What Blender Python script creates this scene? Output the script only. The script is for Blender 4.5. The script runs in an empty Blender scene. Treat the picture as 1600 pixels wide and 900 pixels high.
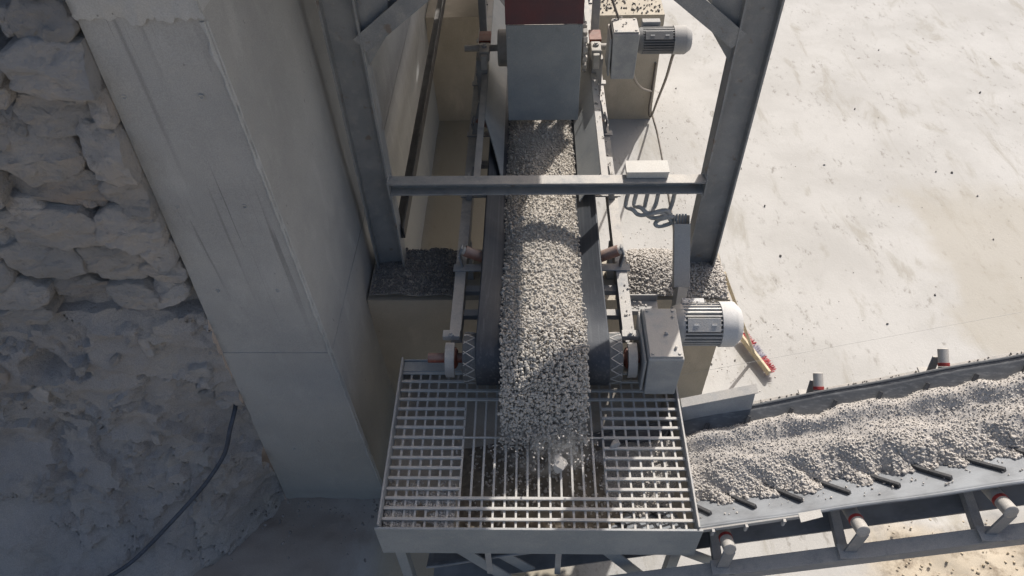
import bpy, bmesh, math, random
import numpy as np
from mathutils import Vector, Matrix, noise, Euler
R = math.radians
random.seed(7)
rng = np.random.default_rng(11)
S = bpy.context.scene
COL = S.collection

# ------------------------------------------------------------------ camera, sky, sun, exposure
cam_d = bpy.data.cameras.new('camera')
cam = bpy.data.objects.new('camera', cam_d)
COL.objects.link(cam)
cam_d.sensor_width = 36.0
cam_d.lens = 36.0 * 1120 / 1600
cam_d.clip_start = 0.05
cam_d.clip_end = 2000
p_, r_, y_ = R(47.5), R(1.9), R(2.4)
hd = Vector((-math.sin(y_), math.cos(y_), 0)); rt = Vector((math.cos(y_), math.sin(y_), 0))
fw = hd * math.cos(p_) + Vector((0, 0, -math.sin(p_))); up = hd * math.sin(p_) + Vector((0, 0, math.cos(p_)))
rt2 = rt * math.cos(r_) - up * math.sin(r_); up2 = up * math.cos(r_) + rt * math.sin(r_)
M = Matrix((rt2, up2, -fw)).transposed().to_4x4()
M.translation = Vector((0, 0, 6.0))
cam.matrix_world = M
S.camera = cam
S.render.resolution_x, S.render.resolution_y = 1024, 576

SUN_AZ, SUN_EL = 25.0, 47.0            # azimuth from +Y towards +X
W = bpy.data.worlds.new('World'); S.world = W; W.use_nodes = True
nt = W.node_tree
bg = nt.nodes['Background']
sky = nt.nodes.new('ShaderNodeTexSky'); sky.sky_type = 'NISHITA'
sky.sun_disc = False; sky.sun_elevation = R(SUN_EL); sky.sun_rotation = R(SUN_AZ)
sky.dust_density = 5.0; sky.ozone_density = 0.8
nt.links.new(sky.outputs[0], bg.inputs[0]); bg.inputs[1].default_value = 0.135
sun_d = bpy.data.lights.new('sun', 'SUN'); sun_d.energy = 4.4; sun_d.angle = R(0.53); sun_d.color = (1.0, 0.965, 0.92)
sun = bpy.data.objects.new('sun', sun_d); COL.objects.link(sun)
sd = Vector((math.sin(R(SUN_AZ)) * math.cos(R(SUN_EL)), math.cos(R(SUN_AZ)) * math.cos(R(SUN_EL)), math.sin(R(SUN_EL))))
sun.rotation_euler = sd.to_track_quat('Z', 'Y').to_euler(); sun.location = sd * 30
S.view_settings.view_transform = 'Standard'; S.view_settings.look = 'None'
S.view_settings.exposure = 0.0; S.view_settings.gamma = 1.0
S.view_settings.use_curve_mapping = False

# ------------------------------------------------------------------ materials
def _n(nt, t, **k):
    n = nt.nodes.new(t)
    for a, v in k.items(): setattr(n, a, v)
    return n
def mixc(nt, a, b, f, mode='MIX'):
    m = _n(nt, 'ShaderNodeMix', data_type='RGBA', blend_type=mode)
    for s, v in ((m.inputs[0], f), (m.inputs[6], a), (m.inputs[7], b)):
        if isinstance(v, bpy.types.NodeSocket): nt.links.new(v, s)
        elif isinstance(v, (int, float)): s.default_value = v
        else: s.default_value = (*v, 1)
    return m.outputs[2]
def math_(nt, op, a, b=0.0, c=0.0):
    m = _n(nt, 'ShaderNodeMath', operation=op)
    for s, v in zip(m.inputs, (a, b, c)):
        if isinstance(v, bpy.types.NodeSocket): nt.links.new(v, s)
        else: s.default_value = v
    return m.outputs[0]
def ramp(nt, f, lo, hi, a=0.0, b=1.0):
    m = _n(nt, 'ShaderNodeMapRange', interpolation_type='SMOOTHSTEP')
    nt.links.new(f, m.inputs[0])
    for i, v in enumerate((lo, hi, a, b)): m.inputs[i + 1].default_value = v
    return m.outputs[0]
def noise_(nt, scale, detail=4, rough=.55, vec=None, stretch=None, dist=0.0, off=(0, 0, 0), rot=(0, 0, 0)):
    n = _n(nt, 'ShaderNodeTexNoise'); n.inputs['Scale'].default_value = scale
    n.inputs['Detail'].default_value = detail; n.inputs['Roughness'].default_value = rough
    n.inputs['Distortion'].default_value = dist
    mp = _n(nt, 'ShaderNodeMapping')
    nt.links.new(vec, mp.inputs[0])
    mp.inputs[1].default_value = off; mp.inputs[2].default_value = rot
    if stretch: mp.inputs[3].default_value = stretch
    nt.links.new(mp.outputs[0], n.inputs['Vector'])
    return n.outputs[0]
class Mat:
    def __init__(s, name, rough=.8, metal=0.0, spec=.3):
        s.m = bpy.data.materials.new(name); s.m.use_nodes = True
        s.nt = s.m.node_tree; s.b = s.nt.nodes['Principled BSDF']
        s.b.inputs['Roughness'].default_value = rough; s.b.inputs['Metallic'].default_value = metal
        s.b.inputs['Specular IOR Level'].default_value = spec
        s.geo = _n(s.nt, 'ShaderNodeNewGeometry'); s.pos = s.geo.outputs['Position']
        s.sep = _n(s.nt, 'ShaderNodeSeparateXYZ'); s.nt.links.new(s.pos, s.sep.inputs[0])
        s.nz = _n(s.nt, 'ShaderNodeSeparateXYZ'); s.nt.links.new(s.geo.outputs['Normal'], s.nz.inputs[0])
    def noise(s, scale, **k): return noise_(s.nt, scale, vec=s.pos, **k)
    def mix(s, a, b, f, mode='MIX'): return mixc(s.nt, a, b, f, mode)
    def ramp(s, f, lo, hi, a=0.0, b=1.0): return ramp(s.nt, f, lo, hi, a, b)
    def mul(s, a, b): return math_(s.nt, 'MULTIPLY', a, b)
    def add(s, a, b): return math_(s.nt, 'ADD', a, b)
    def color(s, c):
        if isinstance(c, bpy.types.NodeSocket): s.nt.links.new(c, s.b.inputs['Base Color'])
        else: s.b.inputs['Base Color'].default_value = (*c, 1)
    def bump(s, h, dist=.01, strength=1.0):
        b = _n(s.nt, 'ShaderNodeBump'); b.inputs['Distance'].default_value = dist; b.inputs['Strength'].default_value = strength
        s.nt.links.new(h, b.inputs['Height']); s.nt.links.new(b.outputs[0], s.b.inputs['Normal'])
DUST = (.50, .465, .415)
def dusty(name, a, b, dust=.6, rough=.6, metal=0.0, scale=6, speck=None, bump=.002, dustcol=DUST, spec=.35, wear=None, grain=220):
    m = Mat(name, rough, metal, spec)
    c = m.mix(a, b, m.ramp(m.noise(scale, detail=6), .35, .68))
    c = m.mix(c, (b[0] * .55, b[1] * .55, b[2] * .55), m.ramp(m.noise(scale * 4.3, detail=5, off=(3, 1, 7)), .62, .8, 0, .5))
    if wear: c = m.mix(c, wear, m.ramp(m.noise(scale * 2.2, detail=7, off=(9, 4, 2)), .60, .70, 0, .8))
    if dust > 0:
        upf = m.ramp(m.nz.outputs[2], .15, .9)
        nf = m.ramp(m.noise(7, detail=7, rough=.65, off=(1, 8, 3)), .18, .55)
        f = m.add(m.mul(m.mul(upf, nf), dust), m.mul(m.ramp(m.noise(14, detail=6, off=(6, 6, 6)), .5, .75), dust * .25))
        c = m.mix(c, dustcol, f)
        g = m.ramp(m.noise(grain, detail=3), .35, .7, .86, 1.1)
        c = m.mix(c, (1, 1, 1), 0.0); 
        mm = _n(m.nt, 'ShaderNodeVectorMath', operation='SCALE'); m.nt.links.new(c, mm.inputs[0]); m.nt.links.new(g, mm.inputs[3]); c = mm.outputs[0]
    m.color(c)
    m.bump(m.noise(120, detail=5), bump, .6)
    return m.m
def scale_col(m, c, f):
    mm = _n(m.nt, 'ShaderNodeVectorMath', operation='SCALE'); m.nt.links.new(c, mm.inputs[0]); m.nt.links.new(f, mm.inputs[3]); return mm.outputs[0]

def mat_ground():
    m = Mat('dusty_concrete_pad', .92, 0, .15)
    c = m.mix((.415, .402, .378), (.475, .462, .438), m.ramp(m.noise(.9, detail=7, rough=.6), .35, .65))
    # pale brown scuffs lying diagonally, as left by wheels and shovels
    sc = m.noise(2.6, detail=8, rough=.68, stretch=(1.0, .33, 1), rot=(0, 0, R(28)), dist=.6)
    c = m.mix(c, (.345, .325, .285), m.ramp(sc, .53, .68, 0, .8))
    sc2 = m.noise(11, detail=6, rough=.7, stretch=(1.0, .5, 1), rot=(0, 0, R(35)), off=(4, 4, 0))
    c = m.mix(c, (.28, .265, .24), m.mul(m.ramp(sc2, .55, .66, 0, .9), m.ramp(m.noise(1.7, detail=3, off=(8, 2, 0)), .44, .58)))
    # swept patch at the far right
    x = m.add(m.sep.outputs[0], m.mul(m.noise(1.1, detail=5), 1.8)); y = m.add(m.sep.outputs[1], m.mul(m.noise(1.3, detail=5, off=(5, 5, 0)), 1.2))
    pm = m.mul(m.ramp(x, 5.4, 5.8), m.mul(m.ramp(y, 4.3, 4.7), m.ramp(y, 8.1, 7.4)))
    c = m.mix(c, (.385, .355, .30), m.mul(pm, .62))
    # darker earth by the foot of the rock face
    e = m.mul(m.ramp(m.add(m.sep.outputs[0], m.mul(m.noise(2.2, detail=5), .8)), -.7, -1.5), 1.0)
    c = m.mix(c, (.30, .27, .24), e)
    # loose sand in front of the inclined belt
    sd_ = m.mul(m.ramp(m.add(m.sep.outputs[0], m.mul(m.noise(3.1, detail=5), .9)), 2.9, 3.5), m.ramp(m.add(m.sep.outputs[1], m.mul(m.noise(2.7, detail=5), .5)), 3.05, 2.75))
    c = m.mix(c, m.mix((.50, .43, .33), (.24, .19, .135), m.ramp(m.noise(7, detail=8, rough=.72), .46, .68)), m.mul(sd_, .9))
    # tan floor under the belt
    u = m.mul(m.ramp(m.sep.outputs[0], .5, .1), m.ramp(m.sep.outputs[0], -1.5, -1.2))
    c = m.mix(c, (.42, .36, .26), m.mul(u, .8))
    fl = m.ramp(m.noise(38, detail=3, rough=.5, off=(2, 9, 0)), .70, .76, 0, .75)
    c = m.mix(c, (.30, .28, .26), m.mul(fl, m.ramp(m.noise(1.3, detail=4, off=(7, 7, 0)), .4, .65)))
    c = scale_col(m, c, m.ramp(m.noise(160, detail=3), .3, .7, .9, 1.06))
    m.color(c)
    h = m.add(m.add(m.mul(m.noise(30, detail=7, rough=.7), .6), m.mul(sc, .8)), m.mul(sc2, -.6))
    m.bump(h, .009, .45)
    return m.m
def mat_concrete(name, a, b, streak=.6, boards=True, warm=None, grime=.5):
    m = Mat(name, .9, 0, .2)
    c = m.mix(a, b, m.ramp(m.noise(1.3, detail=7, rough=.62), .32, .68))
    c = m.mix(c, tuple(v * 1.18 for v in a), m.ramp(m.noise(5, detail=6, stretch=(1, 1, .4), off=(3, 3, 3)), .52, .72, 0, .5))
    if streak:
        st = m.noise(9, detail=5, rough=.6, stretch=(1, 1, .03), off=(2, 1, 0), dist=.5)
        ff = m.ramp(m.nz.outputs[1], -.4, -.8)
        hi = m.ramp(m.add(m.sep.outputs[2], m.mul(m.noise(1.2, detail=4), 2.2)), 2.6, 4.6)
        c = m.mix(c, tuple(v * .60 for v in b), m.mul(m.mul(m.mul(m.ramp(st, .50, .74), hi), ff), streak))
        st2 = m.noise(15, detail=4, rough=.55, stretch=(1, .25, .016), off=(7, 1, 0), dist=1.2)
        c = m.mix(c, tuple(v * .34 for v in b), m.mul(m.mul(m.mul(m.ramp(st2, .60, .66), m.ramp(m.sep.outputs[2], 2.0, 3.6)), ff), streak))
    if warm: c = m.mix(c, warm, m.mul(m.ramp(m.add(m.sep.outputs[2], m.mul(m.noise(1.4, detail=5), 1.2)), 2.6, .5), .65))
    # pock marks and scrapes
    pk = m.noise(22, detail=3, rough=.5, off=(1, 4, 2), stretch=(1, 1, .6))
    c = m.mix(c, tuple(v * .45 for v in b), m.mul(m.ramp(pk, .71, .76), grime))
    c = scale_col(m, c, m.ramp(m.noise(170, detail=3), .3, .7, .9, 1.08))
    m.color(c)
    bd = m.noise(26, detail=3, stretch=(.06, .06, 1)) if boards else m.noise(18, detail=5)
    m.bump(m.add(m.mul(bd, .5), m.mul(m.noise(60, detail=6, rough=.7), .7)), .008, .6)
    return m.m
def mat_stone(name, lo, hi, fines, dust=.25):
    m = Mat(name, .95, 0, .12)
    rp = m.geo.outputs['Random Per Island']
    c = m.mix(lo, hi, m.ramp(rp, 0, 1))
    c = m.mix(c, fines, m.ramp(m.noise(9, detail=5), .40, .65, 0, .6))
    c = m.mix(c, DUST, m.mul(m.ramp(m.nz.outputs[2], .2, .95), dust))
    c = scale_col(m, c, m.ramp(m.noise(240, detail=3), .3, .7, .82, 1.12))
    m.color(c); m.bump(m.noise(150, detail=4), .002, .5)
    return m.m
def mat_rock(name, seed):
    m = Mat(name, .95, 0, .12)
    oi = _n(m.nt, 'ShaderNodeObjectInfo')
    c = m.mix((.57, .535, .50), (.45, .445, .445), m.ramp(m.noise(2.3, detail=8, rough=.65, off=(seed, 0, 0)), .38, .62))
    c = m.mix(c, (.62, .52, .44), m.ramp(m.noise(1.7, detail=6, off=(4, seed, 0)), .55, .72, 0, .7))
    c = m.mix(c, (.24, .24, .255), m.ramp(m.noise(7, detail=8, rough=.72, off=(1, 2, seed)), .57, .74, 0, .7))
    c = m.mix(c, DUST, m.mul(m.ramp(m.nz.outputs[2], .1, .8), .45))
    c = scale_col(m, c, m.ramp(oi.outputs['Random'], 0, 1, .82, 1.12))
    m.color(c)
    def vor(scale, st, ft='F1'):
        v = _n(m.nt, 'ShaderNodeTexVoronoi'); v.inputs['Scale'].default_value = scale
        mp = _n(m.nt, 'ShaderNodeMapping'); mp.inputs[3].default_value = st; mp.inputs[1].default_value = (seed, 2, 1)
        wv = _n(m.nt, 'ShaderNodeVectorMath', operation='MULTIPLY_ADD'); nn = _n(m.nt, 'ShaderNodeTexNoise'); nn.inputs['Scale'].default_value = 5; nn.inputs['Detail'].default_value = 6
        m.nt.links.new(m.pos, nn.inputs['Vector']); m.nt.links.new(nn.outputs['Color'], wv.inputs[0]); wv.inputs[1].default_value = (.16, .16, .16); m.nt.links.new(m.pos, wv.inputs[2])
        m.nt.links.new(wv.outputs[0], mp.inputs[0]); m.nt.links.new(mp.outputs[0], v.inputs['Vector'])
        sx = _n(m.nt, 'ShaderNodeSeparateXYZ'); m.nt.links.new(v.outputs['Color'], sx.inputs[0])
        return sx.outputs[0]
    h = m.add(m.mul(m.noise(14, detail=9, rough=.72), .9), m.add(m.mul(vor(5.5, (1, 1, 2.6)), .75), m.mul(vor(15, (1, 1, 1.8)), .25)))
    m.bump(h, .075, 1.0)
    return m.m
def mat_bank():
    m = Mat('dusty_earth_bank', .97, 0, .1)
    c = m.mix((.49, .465, .445), (.40, .385, .378), m.ramp(m.noise(1.6, detail=8, rough=.65), .36, .64))
    c = m.mix(c, (.53, .495, .45), m.ramp(m.noise(3.1, detail=7, stretch=(1, 1, .5), rot=(0, R(35), 0), off=(2, 6, 1)), .52, .70, 0, .8))
    c = m.mix(c, (.26, .245, .235), m.ramp(m.noise(6, detail=9, rough=.75, off=(5, 1, 1), dist=.4), .64, .74, 0, .5))
    sm = m.noise(6, detail=4, stretch=(2.2, 2.2, .25), rot=(0, R(28), 0), off=(1, 1, 8))
    c = m.mix(c, (.50, .47, .435), m.ramp(sm, .56, .68, 0, .45))
    c = scale_col(m, c, m.ramp(m.noise(130, detail=4), .3, .7, .85, 1.1))
    m.color(c)
    m.bump(m.add(m.noise(8, detail=9, rough=.75), m.mul(m.noise(45, detail=6, rough=.75), .5)), .05, .9)
    return m.m
def mat_rubber(name, a=(.028, .033, .042), b=(.05, .056, .066), dust=.35, axis=1, sunlit_y=None):
    m = Mat(name, .55, 0, .35)
    c = m.mix(a, b, m.ramp(m.noise(4, detail=6), .35, .7))
    st = (60, .5, 60) if axis == 1 else (.5, 60, 60)
    sc = m.noise(1, detail=4, rough=.6, stretch=st)
    c = m.mix(c, (.22, .225, .23), m.ramp(sc, .48, .75, 0, dust * 1.5))
    c = m.mix(c, (.36, .35, .33), m.mul(m.ramp(m.nz.outputs[2], .3, 1), m.ramp(m.noise(3, detail=6, rough=.6), .25, .75, dust * .3, dust * .8)))
    if sunlit_y: c = m.mix(c, (.30, .315, .33), m.mul(m.ramp(m.add(m.sep.outputs[1], m.mul(m.noise(6, detail=5), .12)), sunlit_y + .05, sunlit_y - .15), m.ramp(m.noise(5, detail=6), .25, .7, .35, .95)))  # near wing painted paler: sunlit brightness put into the colour, along with dust
    m.color(c); m.bump(m.noise(90, detail=4), .002, .5)
    return m.m
def plain(name, col, rough=.7, metal=0, var=.18, scale=20, spec=.3):
    m = Mat(name, rough, metal, spec)
    c = m.mix(tuple(v * (1 - var) for v in col), tuple(min(1, v * (1 + var)) for v in col), m.ramp(m.noise(scale, detail=5), .3, .7))
    m.color(c); m.bump(m.noise(140, detail=3), .0015, .5)
    return m.m
K = {}
K['ground'] = mat_ground()
K['wall'] = mat_concrete('shuttered_concrete', (.40, .40, .39), (.335, .337, .332), .6, True, (.365, .35, .315))
K['lip'] = mat_concrete('rough_concrete', (.46, .465, .46), (.36, .365, .36), 0, False, None, .9)
K['block'] = mat_concrete('tan_concrete', (.50, .45, .37), (.42, .375, .305), .15, True)
K['steel'] = dusty('blue_grey_painted_steel', (.225, .237, .245), (.29, .297, .30), .9, .6, 0, 4, wear=(.19, .15, .125))
K['steel_light'] = dusty('pale_grey_steel', (.30, .31, .32), (.38, .385, .385), .75, .6, 0, 6)
K['plate'] = dusty('grey_plate_steel', (.24, .27, .29), (.30, .325, .34), .5, .5, 0, 3)
K['rail'] = dusty('dusty_rail_steel', (.22, .23, .245), (.28, .285, .29), .85, .6, 0, 3)
K['dark_steel'] = dusty('dark_steel', (.05, .048, .046), (.085, .08, .075), .25, .6, 0, 6)
K['rust'] = dusty('rusty_red_steel', (.17, .045, .03), (.26, .09, .06), .35, .7, 0, 9)
K['red_paint'] = dusty('dark_red_paint', (.15, .055, .06), (.10, .06, .07), .05, .65, 0, 2.5)
K['red_end'] = plain('red_roller_seal', (.36, .05, .045), .6, 0, .35, 30)
K['roller'] = dusty('brown_roller_tube', (.22, .11, .08), (.30, .17, .13), .35, .6, 0, 12)
K['roller_grey'] = dusty('grey_roller_tube', (.36, .34, .31), (.45, .43, .40), .5, .6, 0, 12)
K['belt'] = mat_rubber('conveyor_rubber', (.022, .028, .04), (.04, .048, .06), dust=.16, axis=1)
K['belt2'] = mat_rubber('cleated_rubber', (.05, .055, .063), (.085, .092, .10), .45, axis=0, sunlit_y=2.36)
K['lagging'] = mat_rubber('ceramic_lagging', (.06, .063, .066), (.10, .104, .105), .3, axis=1)
K['cleat'] = plain('cleat_rubber', (.06, .06, .062), .6)
K['motor_fin'] = dusty('dusty_motor_casting', (.40, .41, .42), (.52, .52, .51), .8, .5, .2, 9)
K['motor_fin_clean'] = dusty('grey_motor_casting', (.13, .135, .14), (.17, .175, .18), .25, .5, 0, 9)
K['motor_cap'] = dusty('white_fan_cover', (.62, .61, .59), (.68, .67, .65), .3, .75, 0, 5, spec=.15)
K['motor_cap_grey'] = dusty('grey_fan_cover', (.34, .345, .35), (.40, .40, .40), .5, .75, 0, 5, spec=.15)
K['gearbox'] = dusty('grey_gearbox_paint', (.30, .315, .325), (.38, .39, .39), .95, .65, 0, 8)
K['grate'] = dusty('dusty_grating_steel', (.52, .505, .475), (.60, .585, .55), .6, .7, 0, 14)
K['hopper_in'] = dusty('worn_hopper_steel', (.30, .26, .20), (.40, .35, .28), .6, .8, 0, 5)
K['gravel'] = mat_stone('crushed_limestone', (.42, .385, .335), (.60, .555, .49), (.54, .49, .425), .4)
K['gravel2'] = mat_stone('dusty_crushed_limestone', (.40, .37, .335), (.58, .545, .50), (.49, .455, .415), .35)
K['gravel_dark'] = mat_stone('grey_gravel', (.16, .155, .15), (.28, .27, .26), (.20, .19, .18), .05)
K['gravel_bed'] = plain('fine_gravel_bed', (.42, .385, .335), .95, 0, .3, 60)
K['gravel_bed2'] = plain('limestone_fines', (.43, .40, .365), .95, 0, .2, 60)
K['hopper_mud'] = plain('dark_hopper_fines', (.20, .17, .13), .95, 0, .3, 20)
K['sand'] = plain('loose_sand', (.46, .39, .29), .95, 0, .3, 30)
K['rock_a'] = mat_rock('limestone_boulder', 0)
K['rock_b'] = mat_rock('pale_limestone_boulder', 5)
K['bank'] = mat_bank()
K['hose'] = plain('blue_black_hose', (.07, .08, .10), .5)
K['conduit'] = plain('grey_conduit', (.38, .375, .36), .6)
K['cable'] = plain('brown_grey_cable', (.17, .15, .13), .6)
K['wood'] = plain('pale_wood', (.58, .49, .34), .7, 0, .14, 30)
K['bristle_red'] = plain('red_bristle', (.42, .05, .06), .6, 0, .4, 80)
K['bristle_blue'] = plain('blue_white_bristle', (.30, .28, .34), .6, 0, .6, 80)
K['trunk'] = dusty('tan_cable_trunking', (.46, .43, .39), (.52, .49, .445), .5, .6, 0, 5)
K['boxwhite'] = dusty('white_junction_box', (.55, .54, .50), (.60, .59, .55), .6, .6, 0, 5)

# ------------------------------------------------------------------ mesh helpers
class MB:
    def __init__(s): s.v = []; s.f = []; s.sm = []
    def add(s, vs, fs, smooth=False):
        o = len(s.v); s.v += [tuple(v) for v in vs]
        for f in fs: s.f.append([i + o for i in f]); s.sm.append(smooth)
        return s
    def box(s, a, b, m=None):
        x0, y0, z0 = a; x1, y1, z1 = b
        vs = [Vector(q) for q in ((x0, y0, z0), (x1, y0, z0), (x1, y1, z0), (x0, y1, z0), (x0, y0, z1), (x1, y0, z1), (x1, y1, z1), (x0, y1, z1))]
        if m: vs = [m @ v for v in vs]
        return s.add(vs, [(3, 2, 1, 0), (4, 5, 6, 7), (0, 1, 5, 4), (1, 2, 6, 5), (2, 3, 7, 6), (3, 0, 4, 7)])
    def bar(s, a, b, w, h, upv=(0, 0, 1)):
        a = Vector(a); b = Vector(b); d = (b - a).normalized(); sd_ = d.cross(Vector(upv)).normalized(); u = sd_.cross(d)
        vs = []
        for q in (a, b):
            for i, j in ((-1, -1), (1, -1), (1, 1), (-1, 1)): vs.append(q + sd_ * (i * w / 2) + u * (j * h / 2))
        return s.add(vs, [(3, 2, 1, 0), (4, 5, 6, 7), (0, 1, 5, 4), (1, 2, 6, 5), (2, 3, 7, 6), (3, 0, 4, 7)])
    def extrude(s, prof, a, b, upv=(0, 0, 1)):
        """closed 2D profile (side, up) swept from a to b"""
        a = Vector(a); b = Vector(b); d = (b - a).normalized(); sd_ = d.cross(Vector(upv)).normalized(); u = sd_.cross(d)
        n = len(prof); vs = [q + sd_ * x + u * y for q in (a, b) for x, y in prof]
        fs = [tuple(range(n - 1, -1, -1)), tuple(range(n, 2 * n))] + [(i, (i + 1) % n, n + (i + 1) % n, n + i) for i in range(n)]
        return s.add(vs, fs)
    def tube(s, pts, r, n=10, caps=True, smooth=True):
        pts = [Vector(p) for p in pts]; vs = []; fs = []
        u = None
        for i, p in enumerate(pts):
            d = (pts[min(i + 1, len(pts) - 1)] - pts[max(i - 1, 0)]).normalized()
            if u is None: u = d.orthogonal().normalized()
            u = (u - d * u.dot(d)).normalized(); w = d.cross(u)
            rr = r[i] if isinstance(r, (list, tuple)) else r
            for k in range(n):
                t = 2 * math.pi * k / n; vs.append(p + u * (math.cos(t) * rr) + w * (math.sin(t) * rr))
        for i in range(len(pts) - 1):
            for k in range(n): fs.append((i * n + k, i * n + (k + 1) % n, (i + 1) * n + (k + 1) % n, (i + 1) * n + k))
        s.add(vs, fs, smooth)
        if caps:
            m = len(pts) - 1
            s.add(vs[:n], [tuple(range(n - 1, -1, -1))]); s.add(vs[m * n:], [tuple(range(n))])
        return s
    def lathe(s, a, b, prof, n=24, smooth=True):
        """prof: list of (t along a-b in metres, radius)"""
        a = Vector(a); d = (Vector(b) - a).normalized()
        return s.tube2(a, d, prof, n, smooth)
    def tube2(s, a, d, prof, n, smooth):
        u = d.orthogonal().normalized(); w = d.cross(u); vs = []; fs = []
        for t, r in prof:
            for k in range(n):
                q = 2 * math.pi * k / n; vs.append(a + d * t + u * (math.cos(q) * r) + w * (math.sin(q) * r))
        for i in range(len(prof) - 1):
            for k in range(n): fs.append((i * n + k, i * n + (k + 1) % n, (i + 1) * n + (k + 1) % n, (i + 1) * n + k))
        s.add(vs, fs, smooth)
        if prof[0][1] > 1e-4: s.add(vs[:n], [tuple(range(n - 1, -1, -1))])
        if prof[-1][1] > 1e-4: s.add(vs[-n:], [tuple(range(n))])
        return s
    def grid(s, fn, nu, nv, smooth=True):
        vs = [fn(i / nu, j / nv) for i in range(nu + 1) for j in range(nv + 1)]
        fs = [(i * (nv + 1) + j, (i + 1) * (nv + 1) + j, (i + 1) * (nv + 1) + j + 1, i * (nv + 1) + j + 1) for i in range(nu) for j in range(nv)]
        return s.add(vs, fs, smooth)
    def build(s, name, mat, parent=None, bevel=0.0, solid=0.0, label=None):
        me = bpy.data.meshes.new(name); me.from_pydata(s.v, [], s.f); me.validate()
        if len(s.sm) == len(me.polygons): me.polygons.foreach_set('use_smooth', s.sm)
        if any(s.sm): me.set_sharp_from_angle(angle=R(38))
        me.materials.append(K[mat] if isinstance(mat, str) else mat)
        o = bpy.data.objects.new(name, me); COL.objects.link(o)
        if parent is not None:
            o.parent = parent; o.matrix_parent_inverse = Matrix.Translation(-parent.location)
        if solid:
            md = o.modifiers.new('thickness', 'SOLIDIFY'); md.thickness = solid; md.offset = 0
        if bevel:
            md = o.modifiers.new('bevel', 'BEVEL'); md.width = bevel; md.segments = 2; md.limit_method = 'ANGLE'; md.angle_limit = R(40)
        if label: o['label'] = label
        return o
def thing(name, label, cat, loc=(0, 0, 0), group=None):
    o = bpy.data.objects.new(name, None); COL.objects.link(o); o.location = loc
    o.empty_display_size = .2
    o['label'] = label; o['category'] = cat
    if group: o['group'] = group
    return o
def tag(o, label=None, cat=None, group=None, kind=None):
    if label: o['label'] = label
    if cat: o['category'] = cat
    if group: o['group'] = group
    if kind: o['kind'] = kind
    return o
def cat_spline(pts, n=10):
    pts = [Vector(p) for p in pts]; out = []
    P = [pts[0] * 2 - pts[1]] + pts + [pts[-1] * 2 - pts[-2]]
    for i in range(1, len(P) - 2):
        for k in range(n):
            t = k / n
            out.append(.5 * ((2 * P[i]) + (P[i + 1] - P[i - 1]) * t + (2 * P[i - 1] - 5 * P[i] + 4 * P[i + 1] - P[i + 2]) * t * t + (3 * P[i] - P[i - 1] - 3 * P[i + 1] + P[i + 2]) * t ** 3))
    out.append(pts[-1]); return out
def fbm(x, y, z, o=4): return noise.fractal(Vector((x, y, z)), 1.0, 2.0, o)

# crushed stones: angular templates, stamped out as one mesh
def stone_templates(n=10, sub=2):
    out = []
    bm = bmesh.new(); bmesh.ops.create_icosphere(bm, subdivisions=sub, radius=1)
    bm.verts.index_update()
    base = np.array([v.co[:] for v in bm.verts]); faces = np.array([[v.index for v in f.verts] for f in bm.faces]); bm.free()
    for i in range(n):
        v = base.copy()
        for k in range(9):          # planar cuts make broken faces
            d = rng.normal(size=3); d /= np.linalg.norm(d); lim = rng.uniform(.5, .85)
            t = v @ d; ov = np.clip(t - lim, 0, None); v -= ov[:, None] * d
        v *= 1 + rng.normal(size=(len(v), 1)) * .03
        out.append(v)
    return out, faces
TPL, TF = stone_templates(12, 2)
TPL1, TF1 = stone_templates(12, 1)
def stones_mesh(name, pos, size, mat, flat=.75, low=False):
    T, F = (TPL1, TF1) if low else (TPL, TF)
    n = len(pos); pos = np.asarray(pos); size = np.asarray(size)
    nv = len(T[0]); nf = len(F)
    idx = rng.integers(0, len(T), n)
    V = np.stack(T)[idx]
    sc = np.stack([rng.uniform(.85, 1.35, n), rng.uniform(.7, 1.1, n), rng.uniform(.55, .95, n)], 1)
    V = V * sc[:, None, :]
    q = rng.normal(size=(n, 4)); q /= np.linalg.norm(q, axis=1)[:, None]
    w, x, y, z = q.T
    Rm = np.stack([1 - 2 * (y * y + z * z), 2 * (x * y - z * w), 2 * (x * z + y * w), 2 * (x * y + z * w), 1 - 2 * (x * x + z * z), 2 * (y * z - x * w), 2 * (x * z - y * w), 2 * (y * z + x * w), 1 - 2 * (x * x + y * y)], 1).reshape(n, 3, 3)
    V = np.einsum('nij,nkj->nki', Rm, V) * size[:, None, None] + pos[:, None, :]
    Fs = (F[None] + (np.arange(n) * nv)[:, None, None]).reshape(-1, 3)
    me = bpy.data.meshes.new(name)
    me.vertices.add(n * nv); me.vertices.foreach_set('co', V.reshape(-1).astype(np.float32))
    me.loops.add(n * nf * 3); me.loops.foreach_set('vertex_index', Fs.reshape(-1).astype(np.int32))
    me.polygons.add(n * nf); me.polygons.foreach_set('loop_start', (np.arange(n * nf) * 3).astype(np.int32))
    me.update(calc_edges=True); me.materials.append(K[mat])
    o = bpy.data.objects.new(name, me); COL.objects.link(o)
    return o
def jitter_grid(u0, u1, v0, v1, step):
    us = np.arange(u0, u1, step); vs = np.arange(v0, v1, step)
    U, V = np.meshgrid(us, vs, indexing='ij')
    U = U + rng.uniform(-.48, .48, U.shape) * step; V = V + rng.uniform(-.48, .48, V.shape) * step
    return U.ravel(), V.ravel()

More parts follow.
